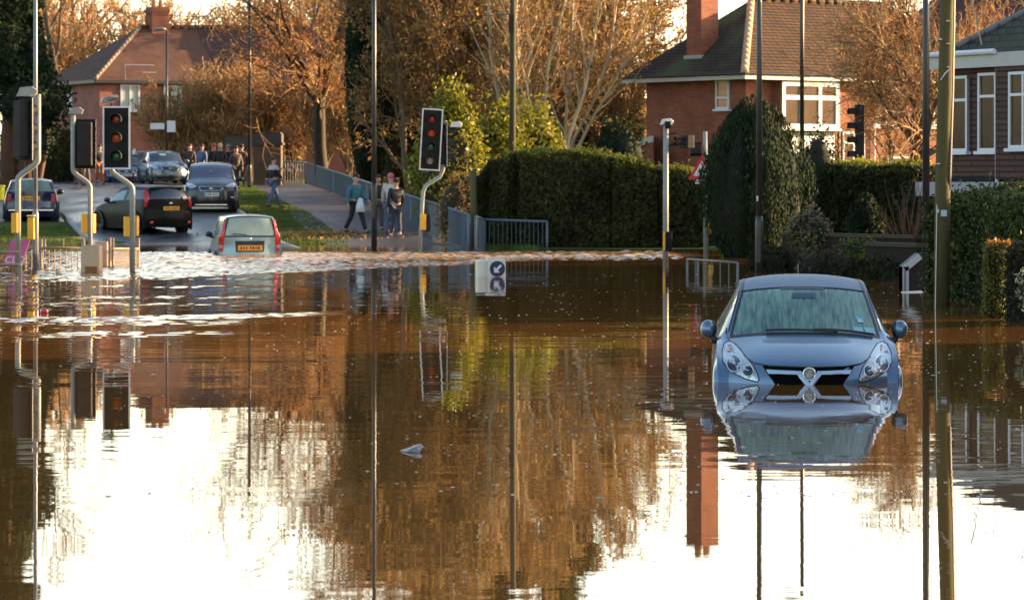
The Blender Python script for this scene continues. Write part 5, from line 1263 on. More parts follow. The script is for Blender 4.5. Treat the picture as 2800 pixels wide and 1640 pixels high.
m_twig = leafmat('brown twigs', [(.19, .095, .038), (.29, .15, .06), (.40, .22, .085), (.14, .07, .04)], .7)
m_twiggold = leafmat('golden twigs', [(.30, .16, .06), (.42, .24, .09), (.22, .11, .045), (.36, .19, .08)], .7)
m_twigdark = leafmat('dark twigs', [(.14, .075, .036), (.22, .12, .05), (.30, .17, .07)], .75)
m_rust = leafmat('rust leaves', [(.30, .085, .02), (.36, .14, .03), (.20, .07, .025), (.42, .2, .05)], .7, .3)
m_brownleaf = leafmat('brown winter leaves', [(.25, .13, .04), (.36, .21, .06), (.16, .095, .032), (.44, .27, .08), (.15, .12, .03)], .75, .35)
m_ylg = leafmat('yellow green leaves', [(.16, .17, .012), (.26, .24, .02), (.10, .115, .01), (.32, .27, .03), (.06, .075, .012)], .5, .45)
m_dkgreen = leafmat('dark evergreen leaves', [(.010, .022, .010), (.015, .032, .013), (.024, .038, .012), (.010, .018, .011)], .75, .15, .12)
m_hedge = leafmat('clipped hedge leaves', [(.042, .042, .014), (.065, .062, .02), (.03, .032, .012), (.085, .075, .024)], .7, .35, .15)
m_hedgedk = leafmat('dark hedge leaves', [(.02, .025, .009), (.035, .038, .012), (.014, .018, .009), (.05, .05, .014)], .7, .35, .15)
m_ivy = leafmat('ivy leaves', [(.025, .045, .008), (.05, .07, .012), (.08, .095, .018), (.014, .028, .007), (.11, .105, .025)], .5, .3, .2)
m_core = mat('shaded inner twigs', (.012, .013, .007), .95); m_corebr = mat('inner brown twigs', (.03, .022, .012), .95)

def bare_tree(label, x, y, h, r, seed, kids=(11, 7, 6, 4), ang=(.75, .7, .7, .7), maxlev=4, twm=None, bkm=None, stems=1, fan=.2, rmin=.012, leafm=None, nleaf=0, lsize=.05, name='bare_tree', up=.12, ratio=.6, first=.25, group='bare winter trees', wob=.10, z=None):
    rg = np.random.default_rng(seed); segs = []
    for k in range(stems):
        a = 2 * math.pi * k / max(1, stems) + rg.random(); f = fan * rg.uniform(.3, 1.1) if stems > 1 else .03
        segs += grow(rg, (rg.normal() * .12 * (stems > 1), rg.normal() * .12 * (stems > 1), 0), (f * math.cos(a), f * math.sin(a), 1), h * rg.uniform(.72, .9), r * rg.uniform(.7, 1.05), 0, maxlev, kids, ang, up, wob, ratio, first)
    t = thing(name, label, 'tree', (x, y, g1(x, y) - .1 if z is None else z), 0, group)
    big = [s for s in segs if s[4] <= 1]; small = [s for s in segs if s[4] > 1]
    V, F = segmesh(big, 7); npmesh('trunk', V, F, bkm or m_bark, t, True)
    parts = [segmesh(small, 3, rmin)]
    V, F = join(parts); npmesh('crown', V, F, twm or m_twig, t)
    if nleaf and leafm:
        tips = np.array([s[1] for s in small]); pts = tips[rg.integers(0, len(tips), nleaf)] + rg.normal(size=(nleaf, 3)) * .12
        V, F = leaves(pts, lsize, rg); npmesh('leaves', V, F, leafm, t)
    return t
def cloud(label, name, cat, c, rad, n, size, m, seed, aspect=.6, core=m_core, lumps=9, up=None, group=None, trunk=None, cs_=.72):
    """a bush: lumpy shell of small leaves round a dark inside; c is the middle of its base"""
    rg = np.random.default_rng(seed); t = thing(name, label, cat, c, 0, group)
    cs = []; 
    for k in range(lumps):
        u = rg.normal(size=3); u /= np.linalg.norm(u); u[2] = abs(u[2]) * .9
        cs.append((u * np.array(rad) * rg.uniform(.25, .62) + np.array([0, 0, rad[2] * .38]), rg.uniform(.36, .6)))
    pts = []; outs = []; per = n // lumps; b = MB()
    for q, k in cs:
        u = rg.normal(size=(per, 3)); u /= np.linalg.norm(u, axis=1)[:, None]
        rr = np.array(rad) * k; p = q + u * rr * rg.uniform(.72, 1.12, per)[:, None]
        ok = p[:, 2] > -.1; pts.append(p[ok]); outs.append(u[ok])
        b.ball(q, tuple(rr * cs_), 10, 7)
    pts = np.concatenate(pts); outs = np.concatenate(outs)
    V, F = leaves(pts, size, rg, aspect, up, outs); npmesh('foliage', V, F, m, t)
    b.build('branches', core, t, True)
    if trunk: b = MB(); b.tube([(0, 0, -.3), (.03, 0, rad[2] * .5)], trunk, 8); b.build('trunk', m_bark, t, True)
    return t
def hedge(label, pts, h, th, m, seed, size=.055, dens=900, corem=m_core, z0=-.3, name='hedge', rag=.05, topm=None, group='garden hedges'):
    """clipped hedge along a polyline; h is one top height or one per point"""
    rg = np.random.default_rng(seed); t = thing(name, label, 'hedge', (0, 0, 0), 0, group)
    hs = h if hasattr(h, '__len__') else [h] * len(pts); b = MB(); P_ = []; O = []; PT = []; OT = []
    for (a, c, h0, h1) in zip(pts[:-1], pts[1:], hs[:-1], hs[1:]):
        A = np.array([a[0], a[1], 0.]); Cc = np.array([c[0], c[1], 0.]); L = np.linalg.norm(Cc - A); d = (Cc - A) / L; nrm = np.array([d[1], -d[0], 0])
        if nrm[1] > 0: nrm = -nrm
        q = [A + nrm * th * .42, Cc + nrm * th * .42, Cc - nrm * th * .42, A - nrm * th * .42]
        b.add([(*p[:2], z0) for p in q] + [(q[0][0], q[0][1], h0 - .1), (q[1][0], q[1][1], h1 - .1), (q[2][0], q[2][1], h1 - .1), (q[3][0], q[3][1], h0 - .1)], [(3, 2, 1, 0), (4, 5, 6, 7), (0, 1, 5, 4), (1, 2, 6, 5), (2, 3, 7, 6), (3, 0, 4, 7)])
        def put(n, f): 
            u = rg.random(n); w_ = rg.random(n); return f(u, w_)
        for sg in (1, -1):
            n = int(L * (max(h0, h1) - z0) * dens * (1 if sg > 0 else .25)); u = rg.random(n); v = rg.random(n); hh = h0 + (h1 - h0) * u
            bulge = .5 - .06 * (v > .93) ; wv = .05 * np.sin(u * L * 2.1 + seed) * np.sin(v * 3)
            p = A + d * (u * L)[:, None] + nrm * (sg * th * bulge + wv + rg.normal(size=n) * rag)[:, None]; p[:, 2] = z0 + (hh - z0) * v; P_.append(p); O.append(np.repeat(nrm[None] * sg, n, 0))
        n = int(L * th * dens * 1.3); u = rg.random(n); w_ = rg.random(n) - .5
        p = A + d * (u * L)[:, None] + nrm * (w_ * th)[:, None]; p[:, 2] = h0 + (h1 - h0) * u - .35 * np.abs(w_) ** 2 * 2 + rg.normal(size=n) * rag + .05 * np.sin(u * L * 3.3) + np.maximum(0, rg.normal(size=n) - 1.2) * .1
        PT.append(p); OT.append(np.repeat(np.array([[0, 0, 1.]]), n, 0))
        for e, hh, sg in ((A, h0, -1), (Cc, h1, 1)):
            n = int(th * (hh - z0) * dens); p = e + d * sg * .02 + nrm * ((rg.random(n) - .5) * th)[:, None] + d * (rg.normal(size=n) * rag)[:, None]; p[:, 2] = z0 + (hh - z0) * rg.random(n); P_.append(p); O.append(np.repeat(d[None] * sg, n, 0))
    P_ = np.concatenate(P_); O = np.concatenate(O); V, F = leaves(P_, size, rg, .6, None, O); npmesh('foliage', V, F, m, t)
    # stray shoots the shears missed
    for (a, c, h0, h1) in zip(pts[:-1], pts[1:], hs[:-1], hs[1:]):
        A = np.array([a[0], a[1], 0.]); Cc = np.array([c[0], c[1], 0.]); n = int(np.linalg.norm(Cc - A) * 14); u = rg.random(n); p = A + (Cc - A) * u[:, None] + rg.normal(size=(n, 3)) * np.array([.1, th * .3, 0]); p[:, 2] = h0 + (h1 - h0) * u
        ht = np.abs(rg.normal(size=n)) * .11; lean = rg.normal(size=(n, 2)) * .04
        for j in range(6): q = p.copy(); q[:, 2] += ht * j / 5; q[:, :2] += lean * j / 5; PT.append(q); OT.append(np.repeat(np.array([[0, 0, 1.]]), n, 0))
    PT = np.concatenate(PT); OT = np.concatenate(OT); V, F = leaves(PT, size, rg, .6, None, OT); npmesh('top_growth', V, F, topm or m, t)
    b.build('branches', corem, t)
    return t
def conifer(label, x, y, h, rad, seed, n=26000, tips=16, m=m_dkgreen, size=.07, z=None, name='conifer', prof=None, aspect=.3, lowcut=0., drop=.42):
    """upright sprays packed into a pointed, ragged body"""
    rg = np.random.default_rng(seed); t = thing(name, label, 'tree', (x, y, g1(x, y) - .1 if z is None else z), 0, 'evergreen trees')
    b = MB(); pts = []; outs = []; sp = []
    for k in range(tips):
        a = rg.random() * 6.28; q = math.sqrt(rg.random()) * .62 if k else 0
        hh = h * (1 - drop * q ** 1.6) * (rg.uniform(.84, 1.) if k else 1); rr = rad * rg.uniform(.36, .5) * (1.1 if k == 0 else 1)
        sp.append((rad * q * math.cos(a), rad * q * math.sin(a), hh, rr))
    per = n // tips
    for (cx_, cy_, hh, rr) in sp:
        u = rg.random(per); zz = hh * (lowcut + (1 - lowcut) * u); pr = np.sqrt(np.clip(1 - ((u - .5) / (.5)) ** 2, 0.0, 1)) * (1 - .25 * u); pr = np.where(u < .5, .35 + .65 * np.sqrt(u / .5) * .9, pr)
        a = rg.random(per) * 6.28; r_ = rr * pr * (1 + rg.normal(size=per) * .10)
        lean = .2 + 1.0 * np.sin(np.clip(u * 1.05, 0, 1) * 2.5)
        p = np.stack([cx_ * lean + r_ * np.cos(a), cy_ * lean + r_ * np.sin(a), zz], 1); pts.append(p); outs.append(np.stack([np.cos(a), np.sin(a), np.zeros(per)], 1))
        b.tube([(cx_ * .25, cy_ * .25, .1), (cx_ * 1.05, cy_ * 1.05, hh * .4), (cx_ * 1.0, cy_ * 1.0, hh * .7), (cx_ * .8, cy_ * .8, hh * .9)], [rr * .45, rr * .5, rr * .35, .02], 9)
    V, F = leaves(np.concatenate(pts), size, rg, aspect, .8, np.concatenate(outs)); npmesh('crown', V, F, m, t)
    b.build('inner_branches', m_core, t, True)
    b = MB(); b.tube([(0, 0, -.4), (0, 0, .6)], .14, 8); b.build('trunk', m_bark, t, True)
    return t

# --- hedges and shrubs on the right bank
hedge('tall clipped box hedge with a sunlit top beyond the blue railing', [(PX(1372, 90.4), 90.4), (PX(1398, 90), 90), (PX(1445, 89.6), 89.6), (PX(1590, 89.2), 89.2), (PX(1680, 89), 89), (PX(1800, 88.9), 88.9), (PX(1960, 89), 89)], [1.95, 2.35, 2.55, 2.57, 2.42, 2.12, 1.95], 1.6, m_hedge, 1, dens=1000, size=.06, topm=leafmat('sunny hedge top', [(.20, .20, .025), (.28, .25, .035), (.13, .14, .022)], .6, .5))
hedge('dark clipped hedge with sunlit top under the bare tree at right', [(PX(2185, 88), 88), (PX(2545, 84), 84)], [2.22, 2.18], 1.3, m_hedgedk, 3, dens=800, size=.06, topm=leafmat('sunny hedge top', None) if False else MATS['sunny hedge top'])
cloud('shaggy dark shrub against the white panel of the brick house', 'shrub', 'shrub', (PX(2225, 87), 87, 0), (.9, .8, 2.6), 5000, .06, m_dkgreen, 5)
conifer('broad pointed dark conifer of many upright tips in front of the brick house', PX(2058, 78), 78, 4.2, 1.42, 11, n=80000, tips=46, z=-.35, size=.055, drop=.16)
cloud('round dark clipped bush between the conifer and the red-stemmed shrub', 'shrub', 'shrub', (PX(2355, 75), 75, -.1), (.62, .6, 1.25), 6000, .05, m_dkgreen, 6, lumps=7)
cloud('pale-leaved shrub on the garden wall just right of the conifer', 'shrub', 'shrub', (PX(2215, 70), 70, .25), (.62, .5, .75), 2400, .05, leafmat('sage leaves', [(.16, .15, .06), (.09, .10, .04), (.22, .18, .09), (.26, .15, .09)], .6, .3), 7, lumps=9, core=m_core)
cloud('small yellow-green shrub spilling over the low garden wall', 'shrub', 'shrub', (PX(2355, 66.5), 66.5, .05), (.62, .3, .5), 1500, .05, leafmat('lime leaves', [(.10, .14, .02), (.16, .18, .03), (.05, .07, .015)], .5, .3), 8)
for i, (px, d, w_, h_, lb) in enumerate([(2130, 66, .7, .34, 'low dark shrub at the water edge behind the car roof, left of three'), (2260, 63.5, .7, .28, 'low brown-green shrub at the water edge behind the car roof, middle of three'), (2345, 62.3, .55, .16, 'low dark shrub at the water edge nearest the sloping cabinet'), (2435, 60.5, .5, .24, 'dense dark shrub directly left of the sloping cabinet')]):
    cloud(lb, 'shrub', 'shrub', (PX(px, d), d, -.35), (w_, .5, h_ + .42), 2600, .045, m_hedgedk if i != 1 else leafmat('brown green leaves', [(.05, .045, .02), (.09, .07, .03), (.03, .03, .015)], .6, .3), 20 + i, lumps=8, group='low shrubs along the garden walls')
cloud('dark evergreen shrub under the white porch board behind the red stems', 'shrub', 'shrub', (PX(2505, 72.5), 72.5, .05), (.62, .5, 1.25), 3500, .06, m_dkgreen, 61)
# red-stemmed shrub
rg = np.random.default_rng(5); t = thing('stemmed_shrub', 'bare red-brown many-stemmed shrub left of the black lamp column', 'shrub', (PX(2485, 68), 68, .1)); segs = []
for k in range(20): segs += grow(rg, (rg.normal() * .1, rg.normal() * .1, 0), (rg.normal() * .32, rg.normal() * .2, 1), rg.uniform(1.0, 1.7), .017, 0, 1, (3,), (.35,), .05, .04)
V, F = segmesh(segs, 4, .006); npmesh('stems', V, F, leafmat('red stems', [(.16, .06, .03), (.22, .10, .05), (.10, .05, .03)], .6), t)
# ivy hedge and gate post at the right edge
hedge('leafy green ivy hedge at the right edge behind the telegraph pole', [(PX(2618, 51.5), 51.5), (PX(2760, 50), 50), (PX(2960, 45), 45)], [1.50, 1.63, 1.66], 1.1, m_ivy, 9, size=.042, dens=1500, rag=.06, name='ivy_hedge')
t = thing('gate_post', 'square gate post wrapped in yellow-green ivy at the right edge', 'gate post', (PX(2719, 44), 44, 0)); rg = np.random.default_rng(4)
b = MB(); b.box((0, 0, .2), (.20, .20, 1.5)); b.build('post', m_bbt, t)
n = 2600; f = rg.integers(0, 4, n); u = rg.uniform(-.12, .12, n); o = .115 + np.abs(rg.normal(size=n)) * .02; z = rg.uniform(-.1, .97, n)
sx = np.where(f == 0, -o, np.where(f == 1, o, u)); sy = np.where(f == 2, -o, np.where(f == 3, o, u)); V, F = leaves(np.stack([sx, sy, z], 1), .026, rg); npmesh('ivy', V, F, leafmat('sunlit ivy leaves', [(.10, .12, .015), (.18, .19, .03), (.06, .08, .012), (.24, .22, .05)], .45, .3), t)  # sunlight on the ivy put into its brighter leaf colours
V, F = leaves(np.stack([rg.uniform(-.12, .2, 240), rg.uniform(-.12, .12, 240), .97 + np.abs(rg.normal(size=240)) * .03], 1), .03, rg); npmesh('top_leaves', V, F, leafmat('sunlit orange leaves', [(.4, .12, .02), (.45, .25, .04), (.3, .07, .02)], .5, .3), t)  # warm sun on the post top, painted as orange leaves
hedge('dark hedge behind the ivy gate post at the right edge', [(6.50, 42.9), (8.2, 42.2)], [.98, 1.02], .5, leafmat('dim brown green leaves', [(.03, .03, .014), (.05, .045, .02), (.02, .02, .01)], .6, .2), 12, size=.03, dens=1500, rag=.04)
cloud('variegated pale-leaved shrub cut by the right edge', 'shrub', 'shrub', (PX(2800, 41.5), 41.3, .25), (.22, .2, .42), 420, .035, leafmat('variegated leaves', [(.30, .33, .2), (.42, .44, .3), (.12, .18, .06)], .4, .3), 13, lumps=6)
# --- middle: yellow-green bushes, dark bushes
for i, (px, d, w_, zt, lb) in enumerate([(1250, 98, 1.25, 300, 'tall yellow-green bush directly right of the four-lamp signal'), (1380, 100, 1.1, 335, 'yellow-green bush at the foot of the middle telegraph pole'), (1475, 101, 1.0, 365, 'lower yellow-green bush among the pale stems above the hedge'), (1178, 106, .8, 430, 'low yellow-green bush above the blue railing')]):
    z = .2; h_ = PZ(zt, d) - z
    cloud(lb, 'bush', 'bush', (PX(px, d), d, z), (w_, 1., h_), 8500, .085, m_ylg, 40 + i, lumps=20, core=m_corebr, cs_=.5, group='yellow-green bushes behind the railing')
cloud('dark green bush left of the low brick outbuilding', 'bush', 'bush', (PX(1680, 103), 103, .2), (1.0, .9, PZ(368, 103) - .2), 4500, .07, m_dkgreen, 50)
cloud('brown leafy scrub under the yellow-green bush at the railing end', 'bush', 'bush', (PX(1270, 93), 93, 0), (.9, .7, 1.8), 2200, .06, m_brownleaf, 51, core=m_corebr)
b = MB(); t = thing('tree_stump', 'mossy dark trunk between the end of the railing and the short end panel', 'tree', (PX(1293, 89.5), 89.5, -.2)); b.tube([(0, 0, -.2), (.03, 0, 1.2), (.0, 0, 2.3)], [.11, .1, .09], 10); b.build('trunk', m_moss, t, True)
# --- trees
conifer('narrow ragged dark evergreen column behind the tall lamp column in the middle', PX(1012, 122), 122, 12.0, 1.02, 21, n=26000, tips=18, m=m_dkgreen, size=.12, aspect=.4)
def bigdark(label, px, d, w_, h_, n, seed, zlo=.22, m=None):
    x = PX(px, d); t = thing('evergreen_tree', label, 'tree', (x, d, g1(x, d)), 0, 'evergreen trees'); rg = np.random.default_rng(seed); b = MB(); pts = []; outs = []; L_ = 26
    for k in range(L_):
        z = h_ * (zlo + (1 - zlo) * (k + rg.random()) / L_); wr = w_ * (1 - .55 * (z / h_) ** 2) ; a = rg.random() * 6.28; q = np.array([math.cos(a) * wr * rg.uniform(.2, .75), math.sin(a) * wr * .6, z]); rr = np.array([wr * rg.uniform(.32, .5), wr * .4, rg.uniform(.7, 1.2)])
        u = rg.normal(size=(n // L_, 3)); u /= np.linalg.norm(u, axis=1)[:, None]; pts.append(q + u * rr * rg.uniform(.7, 1.2, len(u))[:, None]); outs.append(u); b.ball(q, tuple(rr * .7), 9, 6)
    V, F = leaves(np.concatenate(pts), .13, rg, .5, None, np.concatenate(outs)); npmesh('crown', V, F, m or m_dkgreen, t); b.build('inner_branches', m_core, t, True)
    b = MB(); b.tube([(0, 0, -.3), (.1, 0, h_ * .4), (0, 0, h_ * .8)], [.3, .22, .08], 9); b.tube([(.3, .2, -.3), (.9, 0, h_ * .3)], [.2, .1], 8); b.build('trunk', mat('reddish bark', (.14, .06, .035), .85, col2=(.08, .045, .03), scale=4), t, True)
bigdark('big dark evergreen filling the upper left corner behind the leftmost signals', 20, 122, 2.6, 14.5, 20000, 31)
bigdark('lower dark evergreen leaning over the red brick wall at upper left', 70, 132, 1.3, 7.5, 7000, 32)
m_olive = leafmat('olive tree leaves', [(.05, .045, .012), (.08, .07, .018), (.03, .03, .01), (.11, .09, .022)], .7, .25, .15)
for i, (px, h_, lb) in enumerate([(1185, 16.5, 'tall ivy-topped tree in the brown wood above the four-lamp signal'), (1370, 17.5, 'tall ivy-topped tree in the brown wood above the middle telegraph pole'), (1550, 16.5, 'tall ivy-topped tree in the brown wood behind the pale stems')]): bigdark(lb, px, 133, 2.6, h_, 9000, 35 + i, .52, m_olive)
hedge('square olive hedge with a lit top beyond the left-hand road', [(PX(112, 152), 152), (PX(196, 152), 152)], PZ(362, 152), 1.4, m_hedge, 14, dens=250, size=.1, z0=1.4)
hedge('small hedge with yellow top behind the white van', [(PX(255, 166), 166), (PX(330, 166), 166)], PZ(352, 166), 1.2, m_hedge, 15, dens=200, size=.1, z0=1.4)
bare_tree('large bare oak-like tree with rust leaves and forked trunk in front of the far house', PX(884, 140), 140, 13.2, .36, 61, kids=(12, 8, 6, 5), ang=(.85, .75, .7, .7), twm=m_twig, leafm=m_rust, nleaf=7000, lsize=.07, first=.22, rmin=.013, bkm=mat('blackish bark', (.028, .02, .014), .9, col2=(.05, .035, .022), scale=5))
bare_tree('bare forked tree with thick limbs rising behind the dark evergreen at upper left', PX(180, 172), 172, 15.5, .25, 62, kids=(8, 6, 5, 4), twm=m_twig, rmin=.018, first=.4)
bare_tree('tall bare tree behind the right part of the far house', PX(735, 176), 176, 18.5, .26, 63, kids=(12, 8, 6, 5), ang=(.7, .7, .7, .7), twm=m_twiggold, bkm=m_barkgold, rmin=.017, first=.3, leafm=m_brownleaf, nleaf=3500, lsize=.1)
bare_tree('tall bare tree left of the dark evergreen column, behind the rust-leaved tree', PX(930, 170), 170, 19, .26, 64, kids=(13, 8, 6, 5), ang=(.7, .7, .7, .7), twm=m_twiggold, bkm=m_barkgold, rmin=.017, first=.3, leafm=m_brownleaf, nleaf=3500, lsize=.1)
# golden thicket before the far house
k = 0
for px, d, top, lb in [(478, 154, 272, 'golden bare thicket right behind the slim lamp column'), (560, 153, 245, 'tall golden thicket in front of the far house'), (640, 154, 225, 'golden thicket by the brick bridge piers'), (725, 155, 240, 'golden scrub rising above the stout brick pier'), (880, 153, 240, 'golden scrub directly behind the rust-leaved tree trunk'), (800, 156, 262, 'golden scrub left of the rust-leaved tree trunk'), (955, 152, 235, 'golden scrub right of the rust-leaved tree trunk')]:
    x = PX(px, d); z = g1(x, d) - .1; h_ = PZ(top, d) - z
    bare_tree(lb, x, d, h_ * 1.12, .05, 70 + k, kids=(8, 6, 5), ang=(.45, .5, .6), maxlev=3, twm=m_twiggold, bkm=m_barkgold, stems=9, fan=.42, rmin=.016, name='bare_thicket', first=.15, group='golden bare thickets', leafm=m_rust if k in (2, 3, 4) else m_brownleaf, nleaf=700, lsize=.07); k += 1
# brown wood behind the railing: trees one can tell apart
wood = [(1125, 113, 10.5, 'brown bare tree directly right of the dark evergreen column', 0), (1150, 118, 11.5, 'brown bare tree rising above the four-lamp signal', 0), (1230, 113, 11.5, 'brown bare tree behind the tall yellow-green bush', 0), (1310, 121, 12, 'brown bare tree left of the middle telegraph pole', 0),
        (1385, 112, 11.5, 'brown tangled tree behind the middle telegraph pole', 0), (1625, 124, 10.5, 'olive-brown bare tree behind the roof corner of the brick house', 0), (1690, 130, 8.2, 'bare tree with sky behind it left of the brick chimney', 1), (1560, 124, 12, 'bare tree behind the pale stems', 0), (1070, 130, 10.5, 'bare tree behind the dark evergreen column', 0), (1770, 136, 7.6, 'low bare tree between the brick chimney and the wood', 1)]
for i, (px, d, h_, lb, kd) in enumerate(wood):
    x = PX(px, d)
    bare_tree(lb, x, d, h_ * 1.05, .13, 100 + i, kids=(15, 7, 6, 4), ang=(.6, .65, .7, .7), twm=m_twig if i % 2 else m_twigdark, bkm=m_barkgold, stems=2 if kd == 0 else 1, fan=.22, rmin=.014, leafm=m_brownleaf, nleaf=5200 if kd == 0 else 900, lsize=.085, first=.12, ratio=.5, group='brown bare trees behind the railing')
for i, (px, d, h_, st, lb) in enumerate([(1432, 104, 9.6, 5, 'clump of pale-stemmed trees fanning left beside the middle telegraph pole'), (1490, 104.5, 10.2, 5, 'clump of tall pale-stemmed trees in the middle of the wood'), (1525, 107, 9.8, 4, 'pale-stemmed trees nearest the brick house roof')]):
    x = PX(px, d); bare_tree(lb, x, d, h_ * 1.1, .085, 130 + i, kids=(11, 5, 5), ang=(.5, .6, .7), maxlev=3, twm=m_twig, bkm=m_barkpale, stems=st, fan=.125, rmin=.012, first=.35, name='pale_stemmed_tree', group='pale-stemmed trees', leafm=m_brownleaf, nleaf=1200, lsize=.07, ratio=.33)
for i, (px, d, rad, zt, lb) in enumerate([(1120, 126, 1.7, 60, 'brown undergrowth mass behind the four-lamp signal'), (1260, 127, 1.9, 40, 'brown undergrowth mass behind the tall yellow-green bush'), (1420, 128, 1.9, 40, 'brown undergrowth mass behind the telegraph pole'), (1570, 129, 1.9, 90, 'brown undergrowth mass behind the pale stems'), (1690, 128, 1.3, 240, 'brown undergrowth left of the roof corner')]):
    z = .5; cloud(lb, 'scrub', 'scrub', (PX(px, d), d, z), (rad, 1.2, PZ(zt, d) - z), 6500, .12, m_brownleaf, 150 + i, lumps=22, core=m_corebr, group='brown scrub masses')
# orange-brown tree in front of the brick house, right
bare_tree('spreading bare tree with orange-brown twigs in front of the right part of the brick house', PX(2488, 93), 93, 8.2, .26, 171, kids=(14, 8, 6, 5), ang=(1.05, .8, .75, .7), twm=m_twig, bkm=m_bark, leafm=m_rust, nleaf=1500, lsize=.045, first=.26, ratio=.66, up=.05, rmin=.010)
bare_tree('orange leafy tree behind the grey tiled roof at the far right', PX(2650, 112), 112, 7.0, .12, 172, kids=(12, 7, 6, 4), twm=m_twig, leafm=m_rust, nleaf=2500, lsize=.06, rmin=.014)
bare_tree('thin bare tree beside the black lamp column, behind the hedge', PX(2430, 96), 96, 5.6, .09, 173, kids=(9, 6, 6, 4), twm=m_twig, leafm=m_rust, nleaf=900, lsize=.045, rmin=.010, ang=(.8, .8, .7, .7))
# far wood on the rise: one mass
rg = np.random.default_rng(77); parts = []; proto = []
for s in range(4):
    segs = grow(np.random.default_rng(200 + s), (0, 0, 0), (.03, 0, 1), 10.5, .2, 0, 3, (13, 8, 6), (.6, .6, .65), .12, .09, .5, .2); proto.append(segmesh(segs, 3, .028))
for i in range(46):
    V, F = proto[i % 4]; px = -120 + 1300 * i / 46 + rg.normal() * 15; d = rg.uniform(205, 240); a = rg.random() * 6.28; x = PX(px, d); hk = np.interp(px, [-200, 120, 300, 420, 560, 620, 800, 1200], [1.15, 1.05, .92, .86, .80, .85, .95, 1.0]) * rg.uniform(.9, 1.06)
    W_ = V @ np.array([[math.cos(a), math.sin(a), 0], [-math.sin(a), math.cos(a), 0], [0, 0, 1]]) * np.array([1.1, 1.1, hk]) + np.array([x, d, g1(x, d)]); parts.append((W_, F))
V, F = join(parts); tag(npmesh('woodland', V, F, m_twiggold), 'golden bare woodland on the rise behind the far house', None, None, 'stuff')
# grass, leaf litter, floating specks
rg = np.random.default_rng(8)
def grass_on(rows, n, hgt, rg):
    ys = np.array([r[0] for r in rows], float); y = rg.uniform(ys[0], ys[-1], n); xl = np.interp(y, ys, [r[1] for r in rows]); xr = np.interp(y, ys, [r[2] for r in rows]); x = xl + (xr - xl) * rg.random(n); z = gz(x, y)
    k = z > .0; x, y, z = x[k], y[k], z[k]; n = len(x); a = rg.random(n) * 6.28; w_ = .012; h_ = hgt * rg.uniform(.5, 1.3, n); l = rg.normal(size=(n, 2)) * .03
    V = np.stack([np.stack([x - w_ * np.cos(a), y - w_ * np.sin(a), z], 1), np.stack([x + w_ * np.cos(a), y + w_ * np.sin(a), z], 1), np.stack([x + l[:, 0], y + l[:, 1], z + h_], 1)], 1).reshape(-1, 3)
    return V, np.arange(n * 3).reshape(-1, 3)
verge = [(88, -6.0, -3.6), (94, -6.6, -4.6), (107, -8.75, -6.6), (120, -10.8, -8.4), (143, -13.7, -11.4), (165, -16.2, -14.6)]
leftv = [(91, -18, -12.0), (94, -19, -12.3), (101, -21, -13.8)]
rightv = [(86.5, -1.0, .6), (96, -1.9, 2.)]
farl = [(142, -26, -20.6), (152, -28, -21.8)]
m_grass = leafmat('grass blades', [(.06, .10, .012), (.10, .15, .02), (.045, .075, .012), (.15, .17, .03)], .6, .4)
V, F = join([grass_on(verge, 42000, .075, rg), grass_on(leftv, 16000, .085, rg), grass_on(rightv, 5000, .1, rg), grass_on(farl, 6000, .1, rg)]); tag(npmesh('grass', V, F, m_grass), 'short grass on the verges beside the flooded road', None, None, 'stuff')
n = 1500; y = rg.normal(97.2, .9, n); x = np.interp(y, [94, 100], [-5.6, -6.4]) + rg.normal(size=n) * .9; z = gz(x, y) + .03 + rg.random(n) * .05; k = z > .04
V, F = leaves(np.stack([x, y, z], 1)[k], .05, rg); tag(npmesh('fallen_leaves', V, F, m_brownleaf), 'brown fallen leaves on the wet verge', None, None, 'stuff')
Vs = []; Fs = []; o = 0; n = 3600
u = rg.random(n); y = 19 + 46 * u ** 1.25; px = rg.uniform(150, 2800, n); keep = rg.random(n) < np.interp(px, [0, 700, 1000, 2800], [.10, .25, 1, .9]); 
wx = (px - 1400) * y / FPX; cl = np.sin(wx * 1.7 + 1.3 * np.sin(y * .9)) + np.sin(y * 2.3 + wx * .8) + .8 * np.sin(wx * 4.1 - y * 1.1); keep &= rg.random(n) < np.clip(.28 + .42 * cl, .10, 1)
y = y[keep]; px = px[keep]
x = (px - 1400) * y / FPX
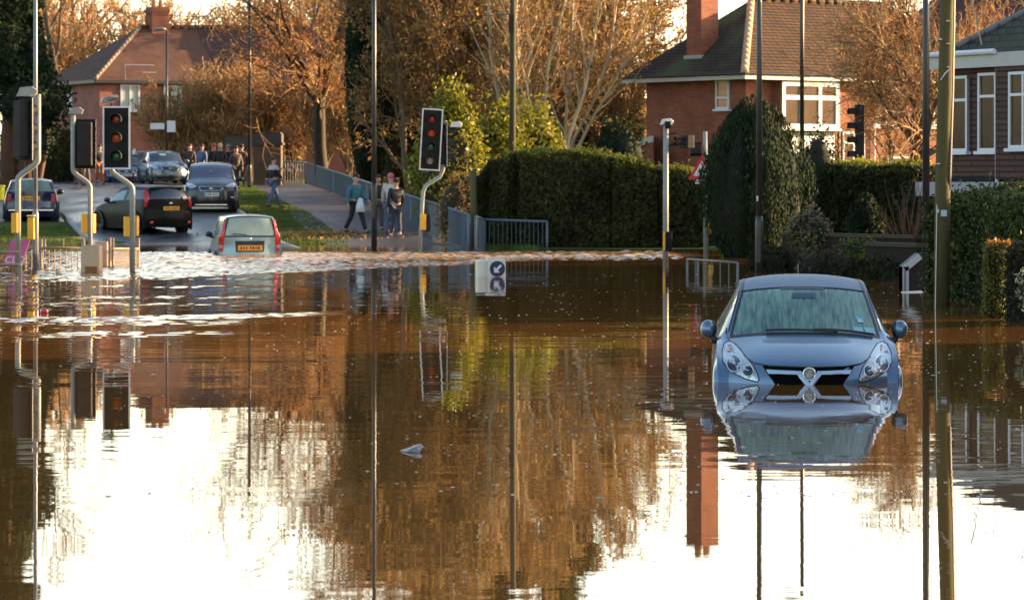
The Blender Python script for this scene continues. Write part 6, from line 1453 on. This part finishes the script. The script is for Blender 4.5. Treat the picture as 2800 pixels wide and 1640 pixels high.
for xx, yy in zip(x, y):
    s = rg.uniform(.003, .010) * (1.8 if rg.random() < .06 else 1); h_ = rg.uniform(.002, .006); a = rg.random() * 6.28; m_ = 6; el = rg.uniform(.4, 1)
    ring = [(xx + s * 1.6 * math.cos(a + 2 * math.pi * k / m_), yy + s * el * 1.5 * math.sin(a + 2 * math.pi * k / m_), .001) for k in range(m_)]; top = [(xx + s * .8 * math.cos(a + 2 * math.pi * k / m_), yy + s * .8 * el * math.sin(a + 2 * math.pi * k / m_), h_) for k in range(m_)]
    Vs += ring + top; Fs += [(o + k, o + (k + 1) % m_, o + m_ + (k + 1) % m_, o + m_ + k) for k in range(m_)] + [(o + 6, o + 7, o + 8, o + 9), (o + 9, o + 10, o + 11, o + 6)]; o += 12
tag(npmesh('floating_flecks', np.array(Vs), np.array(Fs), leafmat('pale scum flecks', [(.55, .46, .34), (.66, .56, .44), (.36, .28, .2), (.6, .5, .4)], .5)), 'pale leaf and foam flecks floating on the flood', None, None, 'stuff')
# floating plastic and a red scrap
t = thing('plastic_sheet', 'crumpled clear grey plastic floating in the open water left of the car', 'litter', P(1132, 1222, 22.4) * 1); t.location.z = 0
b = MB(); b.add([(-.10, 0, .004), (-.04, .03, .022), (.045, .05, .050), (.06, -.02, .03), (.078, .0, .022), (.04, -.14, .003), (-.05, -.10, .004), (.015, -.03, .040)], [(0, 1, 7), (1, 2, 7), (2, 4, 7), (4, 3, 7), (3, 5, 7), (5, 6, 7), (6, 0, 7)])
b.build('sheet', mat('grey plastic', (.085, .058, .045), .3, col2=(.20, .16, .14), scale=18), t)
t = thing('plastic_scrap', 'small red scrap floating beside the leftmost guard rail', 'litter', (PX(121, 45.5), 45.5, 0)); b = MB(); b.ball((0, 0, .02), (.06, .05, .05), 8, 6); b.build('scrap', m_redlamp, t)
for i, px in enumerate((1430, 1463)):
    t = thing('ball', ['pale litter bottle left of two behind the clipped railing bars', 'pale litter bottle right of two behind the clipped railing bars'][i], 'litter', (PX(px, 89.5), 89.5, .0)); t.name = 'litter_bottle'; b = MB(); b.tube([(0, 0, .02), (.02, 0, .16), (.025, 0, .2)], [.05, .05, .02], 8); b.build('bottle', m_white, t, True)
